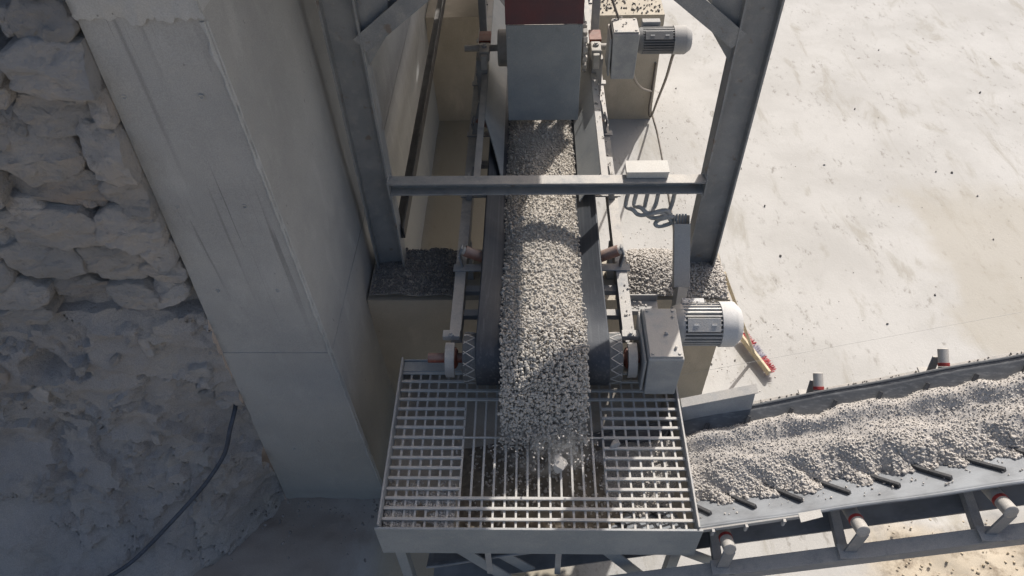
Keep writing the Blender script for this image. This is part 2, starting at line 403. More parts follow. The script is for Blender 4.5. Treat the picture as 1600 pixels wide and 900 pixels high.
# ------------------------------------------------------------------ ground
WX = -1.34           # inner face of the retaining wall at floor level
def ground():
    xs = [-300, -120, -50, -20, -10] + list(np.arange(-6, 9.6, .075)) + [12, 20, 50, 120, 300]
    ys = [-300, -100, -30, -10, -3, 0] + list(np.arange(1, 4.2, .05)) + list(np.arange(4.2, 13.2, .12)) + [16, 25, 60, 150, 400]
    vs = []; fs = []
    for x in xs:
        for y in ys:
            z = 0.0
            if -7 < x < 10 and 0 <= y < 14:
                z += .006 * fbm(x * .8, y * .8, 3)
                sx = min(1, max(0, (x - 2.9 + .5 * fbm(x * 2, y * 2, 9)) / .5)); sy = min(1, max(0, (2.95 - y + .2 * fbm(x * 3, y * 3, 2)) / .25))
                z += sx * sy * (.05 + .05 * fbm(x * 4, y * 4, 1) + .022 * fbm(x * 14, y * 14, 4))
                if x < -1.2 and y < 3.4:
                    z -= .13 * min(1, max(0, (-1.2 - x) / .15)) * min(1, max(0, (3.4 - y) / .2))
                    z += .05 * fbm(x * 2.2, y * 2.2, 5) + .02 * fbm(x * 11, y * 11, 7)
            vs.append((x, y, z))
    ny = len(ys)
    for i in range(len(xs) - 1):
        for j in range(ny - 1): fs.append((i * ny + j, (i + 1) * ny + j, (i + 1) * ny + j + 1, i * ny + j + 1))
    o = MB().add(vs, fs, True).build('ground', 'ground'); tag(o, kind='structure')
ground()

# ------------------------------------------------------------------ retaining wall with its shuttered end face
def retaining_wall():
    t = thing('retaining_wall', 'tall grey shuttered concrete wall end between rock face and belt', 'wall', (-1.8, 3, 0))
    Y0, Y1 = 3.0, 14.0
    xl = lambda z: -2.27 + .055 * z
    xr = lambda z: WX - .024 * z
    def lift(z0, z1, inset, y0):
        def face_front(u, v):
            z = z0 + (z1 - z0) * v; x = xl(z) + (xr(z) - inset - xl(z)) * u
            e = min(u, 1 - u)
            return (x, y0 + .006 * fbm(x * 3, z * 3, 1) + (.010 * abs(fbm(1, z * 9, 2)) if e < .03 else 0), z)
        def face_right(u, v):
            z = z0 + (z1 - z0) * v; y = y0 + (Y1 - y0) * u
            return (xr(z) - inset + .006 * fbm(y * 2, z * 2, 4) - (.012 * abs(fbm(2, z * 9, 2)) if u < .001 else 0), y, z)
        m = MB()
        m.grid(face_front, 24, 40, False)
        m.grid(face_right, 60, 24, False)
        a = [(xl(z0), y0, z0), (xl(z1), y0, z1), (xl(z1), Y1, z1), (xl(z0), Y1, z0)]
        m.add(a, [(0, 1, 2, 3)])
        m.add([(xl(z1), y0, z1), (xr(z1) - inset, y0, z1), (xr(z1) - inset, Y1, z1), (xl(z1), Y1, z1)], [(0, 1, 2, 3)])
        m.add([(xl(z0), y0, z0), (xr(z0) - inset, y0, z0), (xr(z0) - inset, Y1, z0), (xl(z0), Y1, z0)], [(3, 2, 1, 0)])
        m.add([(xl(z0), Y1, z0), (xr(z0) - inset, Y1, z0), (xr(z1) - inset, Y1, z1), (xl(z1), Y1, z1)], [(0, 1, 2, 3)])
        return m
    lift(-.2, 2.06, 0.0, 3.0).build('lower_pour', 'wall', t)
    lift(2.0608, 4.53, .003, 3.003).build('upper_pour', 'wall', t)
    for zz in (.75, 1.5, 2.7, 3.4, 4.1):
        for xx in (-1.98, -1.60):
            MB().lathe((xx, 3.004, zz), (xx, 2.992, zz), [(0, .013), (.006, .013), (.006, .010), (-.012, .008)], 10).build('tie_hole', 'lip', t)
    # crumbled arris where the two shuttered faces meet
    m = MB(); nz = 150
    def arr(u, v):
        z = .02 + 4.46 * u; w1 = .014 + .026 * abs(fbm(z * 5, 1, 1)); w2 = .012 + .022 * abs(fbm(z * 6, 4, 2))
        c_ = (xr(z) - .004, 3.0)
        pr = [(-w1, -.004), (-w1 * .6, -.009 - .004 * fbm(z * 14, 1, 8)), (-w1 * .25, -.005), (-.002, .004 + .006 * fbm(z * 18, 2, 3)), (.006, w2 * .35), (.009 + .004 * fbm(z * 13, 5, 5), w2 * .7), (.002, w2)]
        p = pr[int(round(v * 6))]
        return (c_[0] + p[0], c_[1] + p[1], z)
    m.grid(arr, nz, 6, True); m.build('crumbled_edge', 'lip', t)
    # rough broken lip of the next pour, bulging over the shuttered face
    def lipf(u, v):
        x = xl(4.6) - .015 + (xr(4.6) + .012 - xl(4.6) + .015) * u
        z = 4.51 + (6.6 - 4.51) * v - (.09 * abs(fbm(x * 6, 3, 1)) if v < .03 else 0)
        bul = .012 * min(1, v * 14) if v > 0 else -.004
        return (x, 2.985 - bul + .016 * fbm(x * 9, z * 9, 1), z)
    m = MB(); m.grid(lipf, 60, 60, True)
    def lipr(u, v):
        y = 2.97 + 11 * u; z = 4.532 + (6.6 - 4.532) * v
        return (xr(4.5) + .004 + .006 * fbm(y * 5, z * 5, 6), y, z)
    m.grid(lipr, 80, 24, True)
    m.add([(xl(4.6) - .04, 2.95, 6.6), (xr(4.5), 2.95, 6.6), (xr(4.5), 14, 6.6), (xl(4.6) - .04, 14, 6.6)], [(0, 1, 2, 3)])
    m.add([(xl(4.6) - .03, 3.01, 4.535), (xr(4.5), 3.01, 4.535), (xr(4.5), 14, 4.535), (xl(4.6) - .03, 14, 4.535)], [(3, 2, 1, 0)])
    m.build('rough_upper_pour', 'lip', t, label='rough pitted concrete above the shuttered face')
retaining_wall()

# ------------------------------------------------------------------ rock face left of the wall
def bank_y(x, z):
    """distance of the bank's surface from the camera side"""
    toe = max(0.0, 1.35 - z) / 1.35
    y = 3.02 - .55 * toe ** 1.6 * min(1, max(0, (-2.25 - x) / .9)) - .10 * max(0, 2.3 - z) * min(1, max(0, (-2.3 - x) / .8))
    y += .10 * fbm(x * 1.2, z * 1.2, 2) + .035 * fbm(x * 4, z * 4, 8)
    if z > 2.35: y += .30 * min(1, (z - 2.35) / .55)
    if z < 2.5:      # crusts of spilled mortar and soil with broken edges
        for k_, (sc_, th, hh) in enumerate(((.9, .05, .07), (1.5, .2, .04), (2.6, .3, .03))):
            n_ = fbm(x * sc_ + 3.7 * k_, z * sc_ * 1.25 + x * .4, 11 + k_, 6)
            f_ = min(1, max(0, (n_ - th) / .035)); y -= hh * f_ * (1 - .5 * min(1, max(0, (n_ - th) / .6)))
        y += .010 * fbm(x * 9, z * 9, 21, 5)
    # ledges and hollows in the dusty lower half
    led = math.sin((z * .8 - x * .55) * 5.2 + 1.6 * fbm(x, z, 3)); y -= .035 * max(0, led) if z < 2.3 else 0
    hx, hz = -3.42, 1.98
    d = math.hypot((x - hx) / .17, (z - hz) / .13); y += .22 * max(0, 1 - d * d)
    return y
def rock_face():
    t = thing('rock_face', 'shaded grey limestone rock face with dusty lower bank, left of concrete wall', 'rock face', (-3.5, 3, 0))
    m = MB(); m.grid(lambda u, v: (lambda z: (lambda x: (x, bank_y(x, z), z))(-6.2 + (3.93 + .055 * z - .006) * u))(-.25 + 7.0 * v), 260, 420, True)
    m.build('earth_bank', 'bank', t)
    def stone(cx, cz, w, h, rot=0., d=.2, mat='rock_a', seed=0, yoff=0.):
        """one broken block: straight-edged outline, faceted face, crisp arris, deep sides"""
        q_ = random.Random(seed * 13 + 5)
        nc = q_.randint(6, 8); cor = []
        for k in range(nc):
            a_ = 2 * math.pi * (k + q_.uniform(-.28, .28)) / nc
            e_ = (abs(math.cos(a_)) ** 3.4 + abs(math.sin(a_)) ** 3.4) ** (-1 / 3.4)
            rr = e_ * q_.uniform(.86, 1.08); cor.append((rr * math.cos(a_), rr * math.sin(a_)))
        NA, out = 64, []
        per = [math.dist(cor[k], cor[(k + 1) % nc]) for k in range(nc)]; tot = sum(per)
        for i in range(NA):
            t_ = tot * i / NA; k = 0
            while t_ > per[k] and k < nc - 1: t_ -= per[k]; k += 1
            f_ = t_ / per[k]; A_, B_ = cor[k], cor[(k + 1) % nc]
            x, z = A_[0] + (B_[0] - A_[0]) * f_, A_[1] + (B_[1] - A_[1]) * f_
            j = 1 + .10 * fbm(x * 2.3 + seed, z * 2.3, 3.3, 5)
            out.append((x * j, z * j))
        planes = [(q_.uniform(-.16, .16), q_.uniform(-.28, .12), q_.uniform(.0, .10)) for k in range(4)]
        planes.append((0, -.55, .42)); planes.append((q_.choice((-.5, .5)), .0, .40))
        rings = (0, .15, .3, .45, .58, .70, .80, .88, .94, .98, 1.0, 1.01, 1.01)
        vs = []; cr, sr = math.cos(rot), math.sin(rot)
        for ri, r_ in enumerate(rings):
            for i in range(NA):
                u, v = out[i][0] * r_, out[i][1] * r_
                g = min(c_ + a_ * u + b_ * v for a_, b_, c_ in planes)
                g += .055 * fbm(u * 2 * w * 3 + seed, v * 2 * h * 5, seed * .7, 6) + .030 * (math.floor(v * 2.1 + .8 * fbm(u * 1.5, v, seed) + seed * .37) % 2)
                y = -d * (.55 + g * 1.5) + (0 if r_ < .9 else .05 * d * ((r_ - .9) / .1) ** 2)
                if ri == 11: y = d * .1
                if ri == 12: y = d * 1.4
                x, z = u * w / 2, v * h / 2
                if ri >= 11: x *= 1.0; z *= 1.0
                n3 = .010 * fbm(x * 14 + seed, z * 14, 2.2, 4); y += n3
                X = cx + x * cr - z * sr; Z = cz + x * sr + z * cr
                vs.append((min(X, -2.275 + .055 * Z), 3.08 + yoff + y, Z))
        nr = len(rings)
        fs = [(ri * NA + i, ri * NA + (i + 1) % NA, (ri + 1) * NA + (i + 1) % NA, (ri + 1) * NA + i) for ri in range(nr - 1) for i in range(NA)]
        me = bpy.data.meshes.new('stone'); me.from_pydata(vs, [], fs); me.validate(); me.update()
        me.materials.append(K[mat])
        for p in me.polygons: p.use_smooth = True
        me.set_sharp_from_angle(angle=R(32))
        o = bpy.data.objects.new('stone', me); COL.objects.link(o); o.parent = t
        o.matrix_parent_inverse = Matrix.Translation(-t.location)
    # x, z (m on the face), width, height, tilt
    L = STONES
    for i, (x, z, w, h, r, d) in enumerate(L):
        stone(x, z, w * 1.09, h * 1.11, r, d * 1.0, 'rock_a' if i % 3 else 'rock_b', i + 1, -.01 + .05 * math.sin(i * 2.3))
    # smaller stones wedged deeper between them
    rr = random.Random(4)
    for i in range(60):
        x = rr.uniform(-4.0, -2.2); z = rr.uniform(2.2, 5.2)
        if x > -2.25 + .04 * (z - 2): continue
        stone(x, z, rr.uniform(.16, .34), rr.uniform(.09, .19), rr.uniform(-.4, .4), .10, 'rock_a', 60 + i, .14)
    for i, (x, z, w, h) in enumerate(((-2.33, 1.95, .16, .12), (-2.42, 1.6, .12, .09), (-2.36, 1.42, .15, .12), (-3.1, 2.05, .14, .06), (-2.85, 2.12, .12, .05), (-3.55, 1.75, .2, .14), (-3.75, 1.95, .22, .16), (-2.9, 1.2, .12, .08), (-2.62, 2.2, .2, .1))):
        stone(x, z, w, h, .2 * i, .08, 'rock_a', 120 + i, bank_y(x, z) - 3.08 + .01)
STONES = [(-2.18, 4.49, 0.32, 0.22, -0.01, 0.17), (-2.37, 4.48, 0.09, 0.13, -0.01, 0.16), (-2.24, 4.29, 0.47, 0.29, 0.04, 0.18), (-2.38, 4.0, 0.39, 0.22, -0.01, 0.17), (-2.58, 3.74, 0.46, 0.35, 0.04, 0.19), (-2.18, 3.81, 0.27, 0.37, 0.09, 0.19), (-2.59, 3.55, 0.63, 0.3, 0.05, 0.18), (-2.19, 3.55, 0.31, 0.27, 0.09, 0.17), (-2.73, 3.27, 0.57, 0.3, -0.04, 0.18), (-3.11, 3.08, 0.19, 0.25, -0.01, 0.17), (-2.28, 3.28, 0.39, 0.29, 0.04, 0.18), (-2.95, 2.99, 0.48, 0.3, 0.12, 0.18), (-2.55, 3.0, 0.46, 0.23, 0.08, 0.17), (-2.2, 3.08, 0.17, 0.26, 0.29, 0.17), (-2.51, 2.87, 0.38, 0.19, 0.05, 0.16), (-2.25, 2.87, 0.28, 0.18, -0.0, 0.16), (-2.08, 4.08, 0.13, 0.23, 0.09, 0.17), (-2.63, 3.95, 0.11, 0.17, 0.09, 0.16), (-2.56, 4.15, 0.09, 0.14, -0.01, 0.16), (-1.94, 4.58, 0.13, 0.1, -0.01, 0.15), (-2.17, 4.66, 0.33, 0.12, -0.01, 0.16), (-1.89, 4.69, 0.27, 0.13, -0.01, 0.16), (-2.54, 4.32, 0.18, 0.26, -0.01, 0.18), (-2.78, 3.93, 0.23, 0.27, -0.01, 0.18), (-2.97, 3.58, 0.23, 0.27, -0.01, 0.18), (-3.12, 3.32, 0.24, 0.24, -0.01, 0.17), (-3.38, 2.9, 0.3, 0.25, -0.0, 0.18), (-3.23, 2.7, 0.35, 0.21, 0.1, 0.17), (-2.88, 2.71, 0.39, 0.19, 0.05, 0.16), (-2.5, 2.68, 0.31, 0.18, -0.1, 0.16), (-2.29, 2.71, 0.22, 0.15, 0.1, 0.16), (-3.51, 2.61, 0.31, 0.25, -0.0, 0.17), (-3.26, 2.53, 0.34, 0.16, 0.05, 0.16), (-2.48, 3.46, 0.11, 0.12, -0.01, 0.16), (-2.08, 4.21, 0.14, 0.12, 0.19, 0.16), (-2.16, 3.41, 0.2, 0.14, 0.19, 0.16), (-2.43, 3.17, 0.19, 0.15, -0.01, 0.16), (-2.84, 3.42, 0.22, 0.14, -0.01, 0.16), (-2.21, 4.14, 0.2, 0.1, 0.09, 0.15)]
rock_face()

# ------------------------------------------------------------------ concrete bases of the belt
BZ = 1.57
def concrete_base(name, label, x0, x1, y0, y1, z1):
    t = thing(name, label, 'concrete block', ((x0 + x1) / 2, y0, 0))
    m = MB()
    def f(u, v):
        x = x0 + (x1 - x0) * u; z = -.1 + (z1 + .1) * v
        return (x, y0 + .006 * fbm(x * 3, z * 3, 2) + (.012 * abs(fbm(x * 8, 1, 1)) if v > .98 else 0), z)
    m.grid(f, 50, 24, False)
    m.grid(lambda u, v: (x1 + .005 * fbm(u * 5, v * 5, 3), y0 + (y1 - y0) * u, -.1 + (z1 + .1) * v), 14, 14, False)
    m.grid(lambda u, v: (x0 + (x1 - x0) * u, y0 + (y1 - y0) * v, z1), 20, 8, False)
    m.add([(x0, y0, -.1), (x0, y1, -.1), (x0, y1, z1), (x0, y0, z1)], [(0, 1, 2, 3)])
    m.add([(x0, y1, -.1), (x1, y1, -.1), (x1, y1, z1), (x0, y1, z1)], [(0, 1, 2, 3)])
    m.build('block_body', 'block', t)
    return t
concrete_base('concrete_footing', 'tan concrete footing across the channel under the steel posts', WX - .03, 1.62, 3.92, 4.46, BZ)
concrete_base('concrete_block', 'tan concrete block behind, under the far end of the belt', WX - .03, 1.70, 8.78, 10.6, BZ)

# ------------------------------------------------------------------ steel support frame with the storage bin it carries
def h_post(x, y, z0, z1, w=.235, d=.15, tf=.014, tw=.010):
    m = MB()
    m.box((x - w / 2, y - d / 2, z0), (x - w / 2 + tf, y + d / 2, z1)); m.box((x + w / 2 - tf, y - d / 2, z0), (x + w / 2, y + d / 2, z1))
    m.box((x - w / 2 + tf, y - tw / 2, z0), (x + w / 2 - tf, y + tw / 2, z1))
    return m
def support_frame():
    t = thing('bin_support_frame', 'blue-grey steel frame with two posts, crossbar and braces straddling the belt', 'steel frame', (.1, 4.3, BZ))
    XL, XR, YP = -1.20, 1.41, 4.3
    TOP = 5.3
    for x in (XL, XR):
        o = h_post(x, YP, BZ, TOP).build('post', 'steel', t)
        MB().box((x - .15, YP - .13, BZ), (x + .15, YP + .13, BZ + .016)).build('base_plate', 'steel', o, .003)
    for x in (XL, XR): h_post(x, 12.9, 0, TOP).build('post', 'steel', t)
    # crossbar: channel with its open side towards the camera
    y0 = YP - .07
    m = MB(); z = 2.47
    m.extrude([(-.055, 0), (.045, 0), (.045, .012), (-.04, .012), (-.04, .098), (.045, .098), (.045, .11), (-.055, .11)], (XL + .117, y0, z), (XR - .117, y0, z))
    cb = m.build('crossbar', 'steel', t, .002)
    for x in (-.55, -.2, .32, .62):
        MB().lathe((x, y0 + .04, z + .055), (x, y0 - .05, z + .055), [(0, .014), (.02, .014), (.02, .008), (.03, .008)], 6).build('bolt', 'steel_light', cb)
    for sx, x in ((1, XL), (-1, XR)):
        ep = MB().box((x + sx * .118 - .006, y0 - .06, z - .03), (x + sx * .118 + .006, y0 + .06, z + .14)).build('end_plate', 'steel', t, .002)
        for bz in (z - .012, z + .122):
            for by in (y0 - .04, y0 + .04): MB().lathe((x + sx * .122, by, bz), (x + sx * .145, by, bz), [(0, .011), (.01, .011), (.01, .007), (.018, .007)], 6).build('bolt', 'steel_light', ep)
        a = Vector((x + sx * .10, YP, 3.68)); b = Vector((x + sx * 1.10, YP, 4.46))
        m = MB(); m.extrude([(-.06, -.07), (.06, -.07), (.06, -.058), (.005, -.058), (.005, .058), (.06, .058), (.06, .07), (-.06, .07), (-.06, .058), (-.005, .058), (-.005, -.058), (-.06, -.058)], a, b, (0, 1, 0))
        br = m.build('brace', 'steel', t)
        m = MB(); m.add([(x + sx * .115, YP - .008, 3.50), (x + sx * .115, YP - .008, 3.95), (x + sx * .32, YP - .008, 4.0), (x + sx * .27, YP - .008, 3.72)], [(0, 1, 2, 3) if sx > 0 else (3, 2, 1, 0)])
        m.build('gusset_plate', 'steel', br, 0, .012)
    # bins above, between the posts: unseen, extent and edges shaped to cast the shade
    for ya, yb in ((3.55, 8.15), (8.25, 13.05)):
        m = MB(); zl, zh = 5.3, 7.6
        bx = [(-1.45, ya), (1.13, ya), (1.13, yb), (-1.45, yb)]
        m.add([(x, y, zl) for x, y in bx] + [(x, y, zh) for x, y in bx], [(0, 1, 5, 4), (1, 2, 6, 5), (2, 3, 7, 6), (3, 0, 4, 7)])
        cx, cy = .1, (5.9 if ya < 5 else 10.6)
        ob = [(cx - .3, cy - .45), (cx + .3, cy - .45), (cx + .3, cy + .45), (cx - .3, cy + .45)]
        m.add([(x, y, zl) for x, y in bx] + [(x, y, 4.45) for x, y in ob], [(4, 5, 1, 0), (5, 6, 2, 1), (6, 7, 3, 2), (7, 4, 0, 3)])
        m.build('storage_bin', 'plate', t, 0, .012)
    for x in (-1.38, 1.0):
        MB().extrude([(-.06, -.08), (.06, -.08), (.06, .08), (-.06, .08)], (x, 3.6, 5.2), (x, 13.0, 5.2)).build('top_beam', 'steel', t)
support_frame()
m = MB(); m.extrude([(-.05, -.06), (.05, -.06), (.05, .05), (.038, .05), (.038, -.048), (-.05, -.048)], (-1.10, 4.30, 1.98), (-1.10, 12.8, 1.98))
o = m.build('steel_angle', 'dark_steel'); tag(o, 'long dark brown steel angle running back along the concrete wall', 'steel beam')

# ------------------------------------------------------------------ belt conveyor under the bin
BC = .068            # belt centre line
YH, ZH, RH = 3.03, 1.965, .185   # head pulley
def belt_profile(y):
    """(half width of flat, half width at lip, z flat, z lip)"""
    k = min(1, max(0, (y - YH) / .75)); k = k * k * (3 - 2 * k)
    ztop = ZH + RH
    return (.17, .455 - .02 * k, ztop + (2.075 - ztop) * k, ztop + .004 + (2.25 - ztop) * k)
def belt_conveyor():
    t = thing('belt_conveyor', 'level dark rubber belt conveyor carrying gravel from the chute to the grating', 'conveyor', (BC, 3.0, BZ))
    YT = 9.6
    us = [-1, -.98, -.92, -.8, -.65, -.5, -.37, -.2, 0, .2, .37, .5, .65, .8, .92, .98, 1]
    def pt(y, u):
        f, l, zf, zl = belt_profile(y)
        a = abs(u); s_ = 1 if u > 0 else -1
        xf = .39
        if a <= xf: x, z = a / xf * f, zf
        else:
            q = (a - xf) / (1 - xf); x = f + (l - f) * q; z = zf + (zl - zf) * (q ** 1.15)
        return (BC + s_ * x, y, z)
    m = MB(); rows = []
    ys = list(np.linspace(YT, YH + .8, 12)) + list(np.linspace(YH + .7, YH, 9))
    for y in ys: rows.append([pt(y, u) for u in us])
    for k in range(1, 13):
        a = math.pi * k / 12
        rows.append([(BC + u * .455, YH - RH * math.sin(a), ZH + RH * math.cos(a)) for u in us])
    for y in (YH + .6, 5, YT): rows.append([(BC + u * .455, y, ZH - RH) for u in us])
    n = len(us); vs = [p for r in rows for p in r]
    fs = [(i * n + j, (i + 1) * n + j, (i + 1) * n + j + 1, i * n + j + 1) for i in range(len(rows) - 1) for j in range(n - 1)]
    m.add(vs, fs, True); m.build('belt', 'belt', t, 0, .014)
    # lagged head pulley and its shaft
    m = MB(); m.lathe((BC - .545, YH, ZH), (BC + .545, YH, ZH), [(0, .02), (0, RH - .012), (.004, RH - .009), (1.086, RH - .009), (1.09, RH - .012), (1.09, .02)], 40)
    hp = m.build('head_pulley', 'lagging', t)
    mm = MB()
    for sgn in (-1, 1):
        for k in range(14):
            a0 = 2 * math.pi * k / 14
            for q in (-1, 1):
                x0 = BC + sgn * .462; x1 = BC + sgn * .54
                pts = []
                for i in range(4):
                    a = a0 + q * .28 * i / 3; rr = RH - .008
                    pts.append((x0 + (x1 - x0) * i / 3, YH + rr * math.cos(a), ZH + rr * math.sin(a)))
                mm.tube(pts, .0042, 4)
    tag(mm.build('diamond_grooves', 'steel', hp), kind='stuff')
    MB().lathe((BC - .80, YH, ZH), (BC + .80, YH, ZH), [(0, .035), (1.6, .035)], 18).build('shaft', 'rust', t)
    for x in (-.57, .685):
        h = MB()
        # curved take-up bracket standing round the shaft
        arc = [(YH - .01 + .118 * math.cos(R(65 + 6.5 * k)), ZH + .118 * math.sin(R(65 + 6.5 * k))) for k in range(23)]
        vs = []
        for k, (yy, zz) in enumerate(arc):
            a_ = R(65 + 6.5 * k); n_ = Vector((0, math.cos(a_), math.sin(a_)))
            for dx, dn in ((-.032, -.012), (.032, -.012), (.032, .012), (-.032, .012)): vs.append(Vector((x + dx, yy, zz)) + n_ * dn)
        fs = [(4 * k + q, 4 * k + (q + 1) % 4, 4 * k + 4 + (q + 1) % 4, 4 * k + 4 + q) for k in range(22) for q in range(4)] + [(3, 2, 1, 0), (88, 89, 90, 91)]
        h.add(vs, fs, True)
        b = h.build('bearing_bracket', 'rail', t, .002)
        MB().lathe((x - .045, YH, ZH), (x + .045, YH, ZH), [(0, .055), (.012, .075), (.078, .075), (.09, .055)], 20).build('bearing', 'rust', b)
        MB().box((x - .06, YH + .10, ZH + .07), (x + .06, YH + .16, ZH + .115)).build('bracket_flange', 'steel_light', b, .004)
        MB().lathe((x, YH + .11, ZH + .115), (x, YH + .11, ZH + .15), [(0, .022), (.02, .022), (.021, .012), (.035, .012)], 6).build('nut', 'steel_light', b)
    # side rails (channels) and cross members
    for sg, x in ((-1, -.545), (1, .675)):
        m = MB(); m.extrude([(-.04, -.07), (.04, -.07), (.04, -.06), (-.028, -.06), (-.028, .058), (.04, .058), (.04, .07), (-.04, .07)] if sg > 0 else [(.04, -.07), (.04, .07), (-.04, .07), (-.04, .058), (.028, .058), (.028, -.06), (-.04, -.06), (-.04, -.07)], (x, YH + .16, 2.0), (x, YT + .3, 2.0))
        m.build('side_rail', 'rail', t)
        for y in (4.2, 9.0):
            MB().box((x - .05, y - .05, BZ), (x + .05, y + .05, 1.93)).build('foot', 'rail', t, .004)
    for y in (3.42, 3.66, 4.05, 5.2, 6.4, 7.6):
        MB().box((-.505, y - .03, 1.95), (.635, y + .03, 2.0)).build('cross_member', 'rail', t, .003)
    # troughing idlers
    for y in (3.80, 4.66, 5.52, 6.38, 7.24, 8.1):
        fr = MB().box((-.60, y - .035, 2.0715), (.74, y + .035, 2.085)).build('idler_base', 'rail', t, .003)
        for sg in (-1, 1):
            xb = BC + sg * .60
            a = Vector((BC + sg * .21, y + .03, 2.035)); b = Vector((BC + sg * .575, y + .03, 2.232))
            rl = MB().lathe(a, b, [(0, .015), (0, .042), ((b - a).length, .042), ((b - a).length, .02)], 18).build('wing_roller', 'roller', t)
            d = (b - a).normalized()
            MB().lathe(b - d * .004, b + d * .03, [(0, .030), (.008, .034), (.02, .030), (.03, .014)], 14).build('roller_seal', 'roller_grey', rl)
            m = MB(); m.bar((xb, y + .03, 2.085), (xb + sg * .02, y + .03, 2.20), .07, .014, (1, 0, 0)); m.bar((xb + sg * .02, y + .03, 2.19), (xb - sg * .01, y + .03, 2.275), .045, .014, (1, 0, 0))
            m.build('idler_bracket', 'rail', fr, .003)
        MB().lathe((BC - .18, y, 2.025), (BC + .18, y, 2.025), [(0, .04), (.36, .04)], 14).build('centre_roller', 'roller', t)
    # skirt plates beside the chute, with top angles
    for sg in (-1, 1):
        xi, xo = BC + sg * .315, BC + sg * .475
        zi, zo = 2.20, 2.43
        y0 = 4.42 if sg > 0 else 4.62
        y0t = 4.5 if sg > 0 else 5.25
        YE = 7.6
        m = MB(); pts = []
        for k in range(9):
            q = k / 8
            pts.append((xi + (xo - xi) * q, y0 + (y0t - y0) * q ** .75, zi + (zo - zi) * q))
        vs = pts + [(p[0], YE, p[2]) for p in pts]
        m.add(vs, [(k, k + 1, k + 10, k + 9) if sg > 0 else (k + 9, k + 10, k + 1, k) for k in range(8)])
        sp = m.build('skirt_plate', 'plate', t, 0, .008)
        m = MB(); m.box((min(xo, xo + sg * .055), 4.36, zo + .001), (max(xo, xo + sg * .055), YE, zo + .011)); m.box((xo + sg * .045 - .005, 4.36, zo - .05), (xo + sg * .045 + .005, YE, zo))
        m.build('skirt_angle', 'steel_light' if sg > 0 else 'steel', sp, .002)
        for y in (4.6, 5.52, 6.4): MB().bar((BC + sg * .60, y, 2.07), (BC + sg * .52, y, 2.42), .05, .012, (0, 1, 0)).build('skirt_stay', 'rail', sp)
    # tail pulley
    MB().lathe((BC - .5, YT, ZH), (BC + .5, YT, ZH), [(0, .02), (0, RH - .01), (1, RH - .01), (1, .02)], 28).build('tail_pulley', 'dark_steel', t)
belt_conveyor()

# gravel riding on the belt and pouring over the head
GH = .292
def g_top(u, y):
    """gravel surface over the belt, u in -1..1 across"""
    a = abs(u)
    return 2.155 + .105 * (1 - a ** 2.4) + .018 * fbm(u * 2.5, y * 3, 5)
POUR = [(3.30, 2.262), (3.15, 2.262), (3.0, 2.252), (2.86, 2.205), (2.735, 2.12), (2.635, 2.01), (2.56, 1.89), (2.505, 1.77), (2.47, 1.66), (2.45, 1.55)]
def pour_point(s):
    s = min(max(s, 0), len(POUR) - 1.001); i = int(s); f = s - i
    a, b = POUR[i], POUR[i + 1]
    return a[0] + (b[0] - a[0]) * f, a[1] + (b[1] - a[1]) * f
def belt_gravel():
    m = MB()
    m.grid(lambda u, v: (BC + .01 + (2 * u - 1) * GH * .97, 3.05 + 5.35 * v, g_top(2 * u - 1, 3.05 + 5.35 * v) - .010), 16, 60, True)
    def pf(u, v):
        y, z = pour_point(1 + 5.3 * v); a = abs(2 * u - 1)
        return (BC + .01 + (2 * u - 1) * GH * .96, y + .03 + .05 * a ** 2.4 * (1 if v < .3 else .6), z - .028 - .09 * a ** 2.4 * max(0, 1 - v * 2.5))
    m.grid(pf, 16, 30, True)
    bed = m.build('gravel_bed', 'gravel_bed'); tag(bed, 'fine dark gravel packed under the stones on the belt', 'gravel', kind='stuff')
    pos, siz = [], []
    us, ys = jitter_grid(-GH, GH, 3.1, 5.7, .0145)
    for x, y in zip(us, ys):
        u = x / GH; s = min(.019, max(.0055, .0080 * math.exp(rng.normal() * .40)))
        pos.append((BC + .01 + x + rng.normal() * .004, y, g_top(u, y) - .008 + rng.uniform(-.006, .008))); siz.append(s)
    n = 34
    for k in range(5600):
        sx = rng.uniform(-1, 1); v = rng.uniform(1.0, 7.6)
        y, z = pour_point(v); a = abs(sx)
        loose = max(0, (v - 5.8)) / 1.8
        if rng.random() < loose * .55: continue
        pos.append((BC + .01 + sx * GH * (1 + .02 * loose) + rng.normal() * .005, y + .012 + .05 * a ** 2.4 * (1 if v < 3 else .6) - rng.random() * .012 - loose * rng.random() * .05, z - .012 - .09 * a ** 2.4 * max(0, 1 - (v - 1) / 2.4) + rng.normal() * .006)); siz.append(min(.018, max(.0055, .0086 * math.exp(rng.normal() * .38))))
    o = stones_mesh('belt_gravel', pos, siz, 'gravel'); tag(o, 'layer of crushed grey gravel riding the belt and pouring over its end', 'gravel', kind='stuff')
    pos, siz = [], []
    for k in range(260):     # loose stones dropping to the grating
        x = BC + rng.uniform(-.34, .36); z = rng.uniform(1.45, 1.92); y = 2.47 - abs(rng.normal()) * .12 + .1 * (z - 1.7)
        pos.append((x, y, z)); siz.append(rng.uniform(.003, .011))
    o = stones_mesh('falling_gravel', pos, siz, 'gravel2', low=True); tag(o, 'loose stones and grit dropping from the belt end onto the grating', 'gravel', kind='stuff')
belt_gravel()

